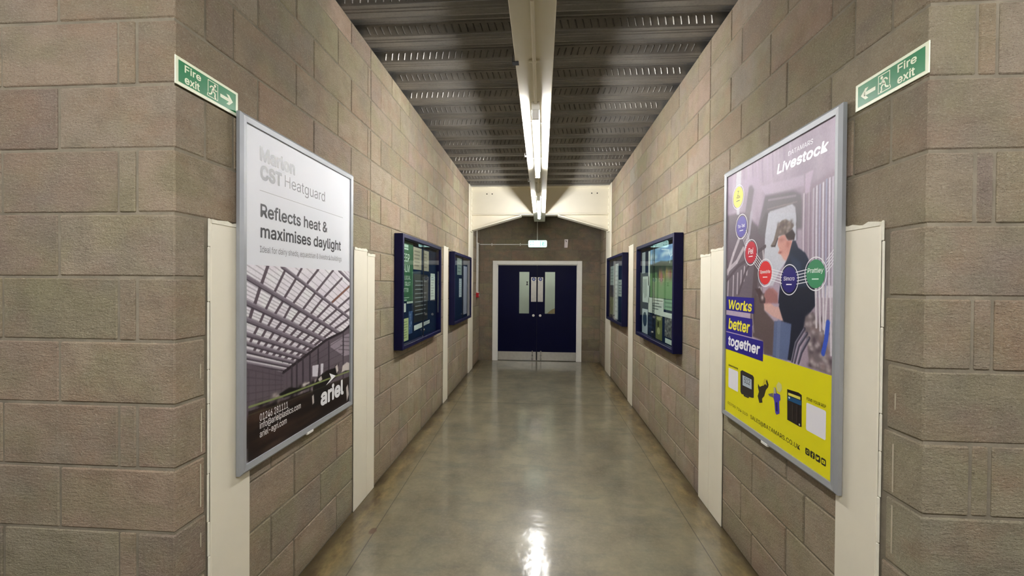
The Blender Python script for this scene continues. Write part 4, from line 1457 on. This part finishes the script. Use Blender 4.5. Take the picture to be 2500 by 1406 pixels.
P.line([(0.36, 0.66), (0.378, 0.56)], 0.008, (170, 160, 164), 0.7)
P.poly(A_['jacket'], (38, 46, 66), 1, 3)
P.poly([(0.70, 0.96), (0.78, 0.92), (0.80, 0.84), (0.74, 0.86)], (54, 66, 90), 0.8, 11)
P.poly(A_['torso'], (32, 35, 50), 1, 3)
P.poly(A_['apron'], (92, 104, 138), 1, 3)
P.line([(0.62, 0.64), (0.61, 0.465)], 0.03, (114, 126, 158), 0.6)
P.poly(A_['arm'], (208, 168, 160), 1, 3)
P.poly(A_['hand'], (170, 120, 116), 1, 5)
P.poly(A_['hand0'], (156, 108, 106), 1, 5)
P.poly(A_['device'], (70, 54, 56), 1, 3)
P.spot(0.462, 0.752, 0.016, 0.016, (206, 196, 196), 0.9)
P.poly(A_['hair'], (62, 50, 52), 1, 3)
P.poly(A_['face'], (206, 152, 142), 1, 3)
P.spot(0.685, 1.010, 0.020, 0.022, (178, 118, 110), 0.8)
P.spot(0.63, 1.035, 0.03, 0.012, (168, 116, 110), 0.7)
P.spot(0.622, 0.975, 0.016, 0.006, (150, 84, 82), 0.8)
P.spot(0.66, 0.95, 0.03, 0.02, (224, 176, 168), 0.6)
P.poly(A_['cap'], (116, 102, 98), 1, 3)
for k in range(26):
    P.spot(rng.uniform(0.60, 0.72), rng.uniform(1.065, 1.122), 0.012, 0.010, [(84, 72, 70), (160, 150, 144), (100, 84, 76)][k % 3], 0.7)
P.line([(0.545, 1.012), (0.575, 1.010), (0.598, 1.045)], 0.008, (58, 48, 50), 0.9)
P.poly(A_['machine'], (112, 100, 104), 1, 5)
for i in range(46):
    x, y = rng.uniform(0.85, 1.0), rng.uniform(0.46, 0.68)
    P.spot(x, y, rng.uniform(0.008, 0.022), rng.uniform(0.008, 0.02), [(70, 58, 66), (176, 164, 164), (130, 112, 112)][i % 3], 0.75)
for x, y in A_['speck']:
    P.spot(x, y, 0.016, 0.012, (188, 178, 178), 0.7)
for pl in A_['wst']:
    P.line(pl, 0.011, (216, 210, 216), 0.95)
for pl in A_['hoses']:
    P.line(pl, 0.016, (62, 58, 74), 0.95)
    P.line([(x - 0.006, y) for x, y in pl], 0.005, (140, 140, 154), 0.8)
P.line(A_['bluetube'], 0.024, (58, 86, 186), 1)
P.grain(0.018)
P.build('picture', Z1, sh)
mm = MB()
mm.flat([(0.030, 0.030), (1.012, 0.030), (1.012, 0.457), (0.030, 0.457)], Z2)
mm.build('yellow_field', ink((224, 216, 24)), sh, up=True)
mm = MB()
for a, b, c, d in ((0.031, 0.378, 0.660, 0.746), (0.031, 0.360, 0.529, 0.631), (0.031, 0.477, 0.418, 0.523)):
    mm.flat([(a, c), (b, c), (b, d), (a, d)], Z3)
mm.build('slogan_panel', ink((36, 28, 128)), sh, up=True)
letters('slogan_yellow', [('Works', 0.070, 0.668, 0.357, 0.726, 0.055, 0.14), ('better', 0.070, 0.546, 0.338, 0.613, 0.055, 0.14)], Z4, ink((236, 226, 60)), sh)
letters('slogan_white', [('together', 0.070, 0.430, 0.448, 0.506, 0.055, 0.14)], Z4, ink((240, 240, 244)), sh)
letters('company_name', [('DATAMARS', 0.678, 1.424, 0.860, 1.446, 0.012, 0.08), ('Livestock', 0.584, 1.361, 0.960, 1.412, 0.075, 0.18)], Z2, ink((238, 236, 242)), sh)
# round brand marks joined by five lines
CIR = [(0.176, 1.335, (232, 226, 70), (74, 70, 50), [('Z', 0.018, 0.010, 0.030), ('TAGS', -0.006, 0.026, 0.014)]),
       (0.222, 1.155, (86, 76, 160), (240, 240, 244), [('Tru-Test', 0.000, 0.042, 0.020)]),
       (0.335, 0.997, (186, 36, 56), (244, 238, 240), [('Pel', 0.004, 0.028, 0.034)]),
       (0.488, 0.880, (214, 48, 52), (244, 236, 236), [('Speedrite', 0.000, 0.050, 0.022)]),
       (0.699, 0.842, (36, 26, 112), (240, 238, 246), [('Simcro', 0.002, 0.044, 0.020)]),
       (0.888, 0.865, (62, 140, 96), (238, 244, 238), [('Prattley', 0.008, 0.052, 0.026)])]
mm = MB()
for (a, b) in zip(CIR[:-1], CIR[1:]):
    dx, dy = b[0] - a[0], b[1] - a[1]
    L = math.hypot(dx, dy)
    if a is CIR[0]:
        continue
    for j in range(-2, 3):
        ox, oy = -dy / L * j * 0.0135, dx / L * j * 0.0135
        stroke(mm, [(a[0] + ox, a[1] + oy), (b[0] + ox, b[1] + oy)], 0.0036, Z2)
for j in range(-2, 3):
    stroke(mm, [(0.955, 0.893 + j * 0.0135), (1.006, 0.940 + j * 0.0135)], 0.0036, Z2)
mm.build('link_lines', ink((236, 234, 240)), sh, up=True)
for cx, c2, col, tc, txt in CIR:
    mm = MB()
    ring, n = 0.073, 48
    oo, ii = disc(cx, c2, ring, n), disc(cx, c2, ring - 0.0045, n)
    for i in range(n):
        mm.flat([oo[i], oo[(i + 1) % n], ii[(i + 1) % n], ii[i]], Z3)
    mm.build('mark_ring', ink((240, 238, 242)), sh, up=True)
    mm = MB()
    mm.flat(disc(cx, c2, 0.0610, 40), Z3)
    dd = mm.build('brand_mark', ink(col), sh, up=True)
    lines = [(s, cx - w, c2 + y - h / 2 + 0.004, cx + w, c2 + y + h / 2 + 0.004, 0.026, 0.10) for s, y, w, h in txt]
    mm = letters('mark_lettering', lines, Z4, ink(tc), sh)
    mm = MB()
    mm.flat([(cx - 0.022, c2 - 0.0245), (cx + 0.022, c2 - 0.0245), (cx + 0.022, c2 - 0.0195), (cx - 0.022, c2 - 0.0195)], Z4)
    mm.build('mark_underline', ink(tc), sh, up=True)
# yellow foot: products, blank code cards, contact line, small icons
for nm, a in (('code_card', (0.077, 0.188, 0.204, 0.308)), ('code_card', (0.840, 0.187, 0.967, 0.307))):
    mm = MB()
    mm.flat(rrect(a[0], a[1], a[2], a[3], 0.008), Z3)
    mm.build(nm, ink((234, 232, 238)), sh, up=True)


def product(name, shapes):
    first = None
    for k, (pts, col) in enumerate(shapes):
        m_ = MB()
        m_.flat(pts, Z3 + 0.0003 * k)
        m_.build(name if k == 0 else name + '_detail', ink(col), sh, up=True)


product('scale_display', [(A_['dev'], (44, 40, 40)), (A_['feet'], (44, 40, 40)), (A_['scr'], (178, 190, 200))])
letters('scale_digits', [('512', 0.281, 0.262, 0.346, 0.294, 0.006)], Z4 + 0.0006, ink((40, 44, 52)), sh)
product('tag_pliers', [(A_['tag'], (50, 46, 32)), (A_['tagy'], (206, 190, 40))])
product('drench_gun', [(A_['gun'], (72, 62, 168)), (A_['gun2'], (104, 98, 110)), (A_['cloud'], (206, 204, 132)), ([(0.603, 0.24), (0.618, 0.245), (0.620, 0.200), (0.606, 0.198)], (34, 30, 84)), ([(0.584, 0.31), (0.598, 0.31), (0.604, 0.283), (0.586, 0.28)], (190, 186, 150))])
product('energiser', [(A_['boxo'], (28, 22, 22)), (A_['boxh'], (224, 216, 90)), (A_['boxb'], (22, 76, 118)), ([(0.738, 0.272), (0.746, 0.274), (0.746, 0.196), (0.738, 0.196)], (52, 44, 42)), ([(0.772, 0.276), (0.780, 0.278), (0.780, 0.196), (0.772, 0.196)], (52, 44, 42)), (disc(0.716, 0.294, 0.007, 14, 0.005), (206, 222, 230)), (disc(0.796, 0.195, 0.005, 12), (190, 190, 170))])
letters('contact_lettering', [('01750 724 110', 0.073, 0.083, 0.322, 0.099, 0.010), ('SALES@DATAMARS.CO.UK', 0.354, 0.076, 0.800, 0.103, 0.012), ('FIND YOUR REP', 0.842, 0.318, 0.966, 0.331, 0.010)], Z3, ink((56, 52, 22)), sh)
mm = MB()
for i in range(7):
    mm.flat([(0.077 + i * 0.0182, 0.319), (0.077 + i * 0.0182 + 0.014, 0.319), (0.077 + i * 0.0182 + 0.014, 0.329), (0.077 + i * 0.0182, 0.329)], Z3)
mm.build('card_caption', ink((96, 90, 30)), sh, up=True)
for i, x in enumerate((0.852, 0.886, 0.921, 0.956)):
    mm = MB()
    mm.flat(rrect(x - 0.0145, 0.081, x + 0.0145, 0.110, 0.006), Z3)
    ic = mm.build('icon', ink((40, 38, 34)), sh, up=True)
    mm = MB()
    z = Z3 + 0.0003
    cy2 = 0.0955
    if i == 0:
        o1, i1_ = disc(x, cy2, 0.0078, 20), disc(x, cy2, 0.0054, 20)
        for k in range(20):
            mm.flat([o1[k], o1[(k + 1) % 20], i1_[(k + 1) % 20], i1_[k]], z)
        mm.flat(disc(x + 0.008, cy2 + 0.008, 0.0014, 10), z)
    elif i == 1:
        stroke(mm, [(x + 0.006, cy2 + 0.010), (x + 0.002, cy2 + 0.008), (x + 0.001, cy2 - 0.012)], 0.0042, z)
        stroke(mm, [(x - 0.005, cy2 + 0.001), (x + 0.007, cy2 + 0.001)], 0.0036, z)
    elif i == 2:
        mm.flat([(x - 0.010, cy2 - 0.006), (x - 0.003, cy2 - 0.008), (x + 0.006, cy2 - 0.003), (x + 0.007, cy2 + 0.004), (x + 0.010, cy2 + 0.007), (x + 0.004, cy2 + 0.007), (x - 0.001, cy2 + 0.003), (x - 0.009, cy2 + 0.007), (x - 0.009, cy2 + 0.001)], z)
    else:
        mm.flat(rrect(x - 0.010, cy2 - 0.007, x + 0.010, cy2 + 0.007, 0.003), z)
    mm.build('icon_mark', ink((224, 216, 24)), ic, up=True)
    if i == 3:
        mm = MB()
        mm.flat([(x - 0.003, cy2 - 0.004), (x + 0.005, cy2), (x - 0.003, cy2 + 0.004)], z + 0.0003)
        mm.build('icon_mark', ink((40, 38, 34)), ic, up=True)

# ================================================================== wall cases
CW, CH_, CD = 1.40, 1.018, 0.080


def case(side, X, y, z, label):
    t = thing('notice_case', (X, y, z), side, label, 'notice case', 'dark blue glazed notice cases')
    w = 0.036
    mm = MB()
    for a, b, c, d in ((0, w, 0, CH_), (CW - w, CW, 0, CH_), (w, CW - w, 0, w), (w, CW - w, CH_ - w, CH_)):
        mm.cbox(a, b, c, d, 0.002, CD, 0.003)
    mm.build('frame', MT['navy'], t)
    mm = MB()
    mm.box(w, CW - w, w, CH_ - w, 0.004, 0.026)
    mm.build('back_panel', MT['board'], t)
    for k, (a, b, zz) in enumerate(((w + 0.001, CW / 2 + 0.012, 0.054), (CW / 2 - 0.012, CW - w - 0.001, 0.064))):
        mm = MB()
        mm.box(a, b, w + 0.004, CH_ - w - 0.004, zz, zz + 0.004)
        gp = mm.build('glass_pane', MT['glass'], t)
        mm = MB()
        e = b - 0.003 if k == 0 else a
        mm.box(e, e + 0.003, w + 0.004, CH_ - w - 0.004, zz - 0.0006, zz + 0.0046)
        mm.build('edge_seal', MT['seal'], gp)
    for y0, y1 in ((w, w + 0.0035), (CH_ - w - 0.0035, CH_ - w)):
        mm = MB()
        mm.box(w, CW - w, y0, y1, 0.050, 0.072)
        mm.build('glass_track', MT['navy'], t)
    mm = MB()
    mm.cyl((CW / 2, w + 0.07, 0.0682), (CW / 2, w + 0.07, 0.078), 0.011, 16)
    mm.build('lock', MT['chrome'], t)
    return t


case('L', XL, 3.556, 0.983, 'nearer dark blue glazed notice case on the left wall, holding the green keep calm poster')
case('L', XL, 5.716, 0.993, 'farther dark blue glazed notice case on the left wall, nearly empty')
case('R', XR, 4.996, 0.990, 'nearer dark blue glazed notice case on the right wall, holding a blue sky field poster')
case('R', XR, 7.238, 0.993, 'farther dark blue glazed notice case on the right wall, beside the portal column')


def sheet(side, ya, za, yb, zb, rgb, name, label, cat, group, tilt=0.0, layer=0, mat=None):
    """one pinned paper; ya,yb along the corridor, za..zb heights"""
    w, h = abs(yb - ya), abs(zb - za)
    X = XL if side == 'L' else XR
    sg = 1 if side == 'L' else -1
    y = min(ya, yb) if side == 'L' else max(ya, yb)
    e = thing(name, (X + sg * (0.0266 + 0.0016 * layer), y, min(za, zb)), side, label, cat, group)
    m_ = MB()
    if tilt:
        c, s = math.cos(tilt), math.sin(tilt)
        pts = [(x * c - q_ * s, x * s + q_ * c) for x, q_ in ((0, 0), (w, 0), (w, h), (0, h))]
        m_.prism(pts, 0, 0.0010)
    else:
        m_.box(0, w, 0, h, 0, 0.0010)
    b = m_.build('sheet', mat or ink(rgb), e)
    return e, b, w, h


ZP = 0.0013


def bars(b, w, h, rgb, n, x0=0.1, x1=0.9, y0=0.1, y1=0.9, th=0.4, name='print_lines', vert=False, seed=1):
    r = random.Random(seed)
    m_ = MB()
    for i in range(n):
        f0 = y0 + (y1 - y0) * (i + (1 - th) / 2) / n
        f1 = y0 + (y1 - y0) * (i + (1 + th) / 2) / n
        e = x0 + (x1 - x0) * r.uniform(0.6, 1.0)
        if vert:
            m_.flat([(f0 * w, (1 - e) * h), (f1 * w, (1 - e) * h), (f1 * w, (1 - x0) * h), (f0 * w, (1 - x0) * h)], ZP)
        else:
            m_.flat([(x0 * w, f0 * h), (e * w, f0 * h), (e * w, f1 * h), (x0 * w, f1 * h)], ZP)
    return m_.build(name, ink(rgb), b, up=True)


GL1, GR1, GL2, GR2 = 'papers in the nearer left case', 'papers in the nearer right case', 'papers in the farther left case', 'papers in the farther right case'
# --- nearer case on the left
e, b, w, h = sheet('L', 3.600, 1.400, 4.010, 1.955, (46, 92, 62), 'poster', 'green keep calm poster with white capitals in the nearer left case', 'poster', GL1)
cx = w * 0.5
letters('lettering', [('KEEP', 0.055, 0.368, 0.300, 0.440, 0.010), ('CALM', 0.055, 0.270, 0.300, 0.340, 0.010), ('BUY LOCAL', 0.030, 0.200, 0.330, 0.238, 0.006), ('AND TRUST', 0.030, 0.142, 0.330, 0.180, 0.006), ('OTTB', 0.070, 0.086, 0.270, 0.124, 0.006)], ZP, ink((206, 216, 204)), b)
m_ = MB()
for (y0, y1, x0, x1) in ((0.500, 0.525, 0.135, 0.262), (0.478, 0.492, 0.135, 0.262), (0.030, 0.036, 0.13, 0.29), (0.008, 0.016, 0.13, 0.22)):
    m_.flat([(x0, y0), (x1, y0), (x1, y1), (x0, y1)], ZP)
m_.build('crest', ink((186, 204, 190)), b, up=True)
e, b, w, h = sheet('L', 4.020, 1.705, 4.300, 1.925, (176, 164, 146), 'notice', 'beige notice at the top of the nearer left case, left of the pane joint', 'notice', GL1)
bars(b, w, h, (128, 118, 106), 5, seed=3)
e, b, w, h = sheet('L', 4.352, 1.700, 4.580, 1.918, (172, 160, 142), 'notice', 'beige notice at the top of the nearer left case, right of the pane joint', 'notice', GL1)
bars(b, w, h, (128, 118, 106), 5, seed=4)
e, b, w, h = sheet('L', 4.040, 1.175, 4.545, 1.660, (30, 32, 38), 'poster', 'black text poster in the middle of the nearer left case', 'poster', GL1)
bars(b, w, h, (128, 132, 140), 9, 0.08, 0.92, 0.12, 0.90, 0.26, seed=5)
e, b, w, h = sheet('L', 4.050, 1.100, 4.325, 1.150, (226, 228, 228), 'label_card', 'tilted white card at the foot of the black text poster, left one of the pair', 'card', GL1, tilt=0.03, layer=1)
e, b, w, h = sheet('L', 4.362, 1.116, 4.622, 1.154, (206, 208, 208), 'label_card', 'tilted white card at the foot of the black text poster, right one of the pair', 'card', GL1, tilt=0.03, layer=1)
bars(b, w, h, (140, 142, 148), 2, seed=8)
e, b, w, h = sheet('L', 4.660, 1.380, 4.850, 1.680, (214, 222, 216), 'notice', 'white notice strip at the far end of the nearer left case', 'notice', GL1)
bars(b, w, h, (160, 166, 164), 8, seed=9)
e, b, w, h = sheet('L', 3.690, 1.035, 3.872, 1.243, (196, 204, 150), 'leaflet', 'yellow-green leaflet in the lower corner of the nearer left case', 'leaflet', GL1, layer=1)
bars(b, w, h, (132, 142, 96), 7, seed=10)
e, b, w, h = sheet('L', 3.882, 1.085, 3.998, 1.300, (58, 84, 128), 'leaflet', 'blue leaflet beside the yellow-green leaflet in the nearer left case', 'leaflet', GL1)
m_ = MB()
for i in range(9):
    x, y, r = random.uniform(0.02, 0.1), random.uniform(0.02, 0.19), random.uniform(0.006, 0.018)
    m_.flat(disc(x, y, r, 12), ZP)
m_.build('pattern', ink((132, 152, 190)), b, up=True)
e, b, w, h = sheet('L', 3.690, 1.302, 3.795, 1.382, (206, 208, 204), 'label_card', 'small white card below the green poster, nearest the case corner', 'card', GL1, layer=1)
e, b, w, h = sheet('L', 3.822, 1.376, 4.004, 1.396, (182, 190, 180), 'label_card', 'thin pale strip along the lower edge of the green poster', 'card', GL1, layer=1)
# --- farther case on the left
e, b, w, h = sheet('L', 6.150, 1.700, 6.500, 1.950, (150, 162, 156), 'notice', 'grey-green notice near the top of the farther left case', 'notice', GL2)
bars(b, w, h, (96, 108, 108), 4, seed=12)
e, b, w, h = sheet('L', 6.300, 1.360, 6.500, 1.645, (206, 212, 220), 'notice', 'narrow white notice in the middle of the farther left case', 'notice', GL2)
bars(b, w, h, (158, 166, 176), 7, seed=13)
e, b, w, h = sheet('L', 6.660, 1.070, 6.960, 1.850, (176, 174, 196), 'notice', 'tall lavender strip painted as the door frame reflection in the farther left case', 'notice', GL2)  # flat strip in the colour of the door frame's reflection on the glass
# --- nearer case on the right
e, b, w, h = sheet('R', 4.560, 1.440, 3.640, 1.935, (120, 160, 190), 'poster', 'poster of blue sky and green field with people, in the nearer right case', 'poster', GR1)
P = Picture(0.0, 0.0, w, h, 0.004, (126, 162, 190))
P.poly([(0, 0.33), (w, 0.36), (w, h), (0, h)], (116, 158, 200), 1)
for k in range(26):
    P.spot(rng.uniform(0.0, w), rng.uniform(0.37, h), 0.09, 0.025, (214, 224, 230) if k % 3 else (70, 110, 170), 0.6)
P.poly([(0, 0), (w, 0), (w, 0.345), (0, 0.33)], (96, 128, 84), 1)
P.poly([(0, 0.25), (w, 0.27), (w, 0.355), (0.6, 0.345), (0.4, 0.36), (0.1, 0.34), (0, 0.345)], (50, 66, 48), 1, 5)
P.poly([(0, 0), (w, 0), (w, 0.16), (0, 0.20)], (108, 142, 96), 1, 9)
for k in range(14):
    P.spot(rng.uniform(0.30, w), rng.uniform(0.20, 0.30), 0.035, 0.05, [(150, 42, 48), (176, 110, 116), (40, 40, 46), (168, 140, 70)][k % 4], 0.85)
P.spot(0.42, 0.20, 0.05, 0.07, (186, 130, 134), 0.9)
P.line([(0.68, 0.33), (0.70, 0.385), (0.64, 0.435)], 0.012, (222, 234, 240), 0.95)
P.line([(0.70, 0.385), (0.76, 0.40)], 0.012, (222, 234, 240), 0.95)
P.line([(0.42, 0.47), (0.66, 0.445)], 0.010, (226, 234, 238), 0.8)
P.build('picture', ZP, b)
e, b, w, h = sheet('R', 4.625, 1.275, 4.060, 1.436, (214, 218, 210), 'notice', 'white notice with text lines under the blue sky poster', 'notice', GR1)
bars(b, w, h, (112, 118, 112), 5, 0.30, 0.95, 0.06, 0.94, 0.36, seed=15)
e, b, w, h = sheet('R', 4.050, 1.340, 3.640, 1.434, (132, 164, 138), 'label_card', 'pale green card under the near end of the blue sky poster', 'card', GR1)
bars(b, w, h, (84, 118, 96), 2, seed=16)
e, b, w, h = sheet('R', 4.380, 1.270, 3.640, 1.315, (218, 222, 214), 'label_card', 'long white strip below the pale green card in the nearer right case', 'card', GR1, layer=1)
e, b, w, h = sheet('R', 4.635, 1.032, 4.345, 1.262, (16, 30, 56), 'leaflet', 'dark navy leaflet on the lower row of the nearer right case', 'leaflet', GR1)
bars(b, w, h, (34, 54, 88), 4, seed=17)
e, b, w, h = sheet('R', 4.330, 1.032, 4.100, 1.262, (104, 108, 64), 'leaflet', 'olive green leaflet with a pale centre on the lower row of the nearer right case', 'leaflet', GR1)
m_ = MB()
m_.flat(disc(0.11, 0.085, 0.05, 20, 0.035), ZP)
m_.flat(disc(0.12, 0.205, 0.08, 20, 0.016), ZP)
m_.build('pattern', ink((168, 168, 120)), b, up=True)
m_ = MB()
m_.flat(disc(0.10, 0.15, 0.03, 16, 0.03), ZP + 0.0002)
m_.build('pattern_dark', ink((40, 46, 22)), b, up=True)
e, b, w, h = sheet('R', 4.015, 1.090, 3.780, 1.300, (96, 96, 96), 'photograph', 'grey speckled photograph on the lower row of the nearer right case', 'photograph', GR1)
P = Picture(0, 0, w, h, 0.005, (92, 92, 92))
for k in range(90):
    P.spot(rng.uniform(0, w), rng.uniform(0, h), 0.014, 0.010, (30, 32, 36) if k % 2 else (164, 160, 156), 0.85)
P.build('picture', ZP, b)
e, b, w, h = sheet('R', 3.992, 1.034, 3.740, 1.078, (206, 214, 208), 'label_card', 'white card below the grey speckled photograph', 'card', GR1, layer=1)
e, b, w, h = sheet('R', 4.896, 1.030, 4.650, 1.300, (196, 204, 214), 'leaflet', 'white-bordered leaflet with a dark blue oval in the nearer right case', 'leaflet', GR1)
m_ = MB()
m_.flat(disc(w / 2, h * 0.58, w * 0.36, 28, h * 0.30), ZP)
m_.build('oval', ink((44, 66, 92)), b, up=True)
e, b, w, h = sheet('R', 4.890, 1.375, 4.600, 1.662, (208, 216, 212), 'notice', 'white sheet with dark upright print, far end of the nearer right case', 'notice', GR1)
bars(b, w, h, (92, 104, 104), 4, 0.1, 0.95, 0.1, 0.7, 0.45, vert=True, seed=21)
e, b, w, h = sheet('R', 4.930, 1.700, 4.780, 1.935, (178, 184, 190), 'notice', 'small pale grey sheet at the top far corner of the nearer right case', 'notice', GR1)
e, b, w, h = sheet('R', 4.640, 1.560, 4.575, 1.930, (222, 226, 222), 'notice', 'narrow white strip hanging at the far edge of the blue sky poster', 'notice', GR1)
# --- farther case on the right
e, b, w, h = sheet('R', 6.740, 1.040, 6.420, 1.890, (204, 208, 208), 'notice', 'tall white sheet in the middle of the farther right case', 'notice', GR2)
bars(b, w, h, (160, 164, 164), 10, seed=22)
e, b, w, h = sheet('R', 7.150, 1.080, 6.780, 1.365, (112, 116, 84), 'photograph', 'olive photograph low in the farther right case', 'photograph', GR2)
P = Picture(0, 0, w, h, 0.006, (112, 116, 84))
for k in range(50):
    P.spot(rng.uniform(0, w), rng.uniform(0, h), 0.022, 0.016, (70, 78, 48) if k % 2 else (160, 160, 130), 0.7)
P.build('picture', ZP, b)
e, b, w, h = sheet('R', 6.400, 1.395, 6.130, 1.640, (186, 192, 188), 'notice', 'pale notice at the near end of the farther right case', 'notice', GR2)
bars(b, w, h, (110, 118, 120), 5, seed=24)
e, b, w, h = sheet('R', 7.150, 1.560, 6.780, 1.870, (166, 178, 176), 'leaflet', 'pale blue-green leaflet high in the farther right case', 'leaflet', GR2)
bars(b, w, h, (110, 128, 130), 5, seed=25)
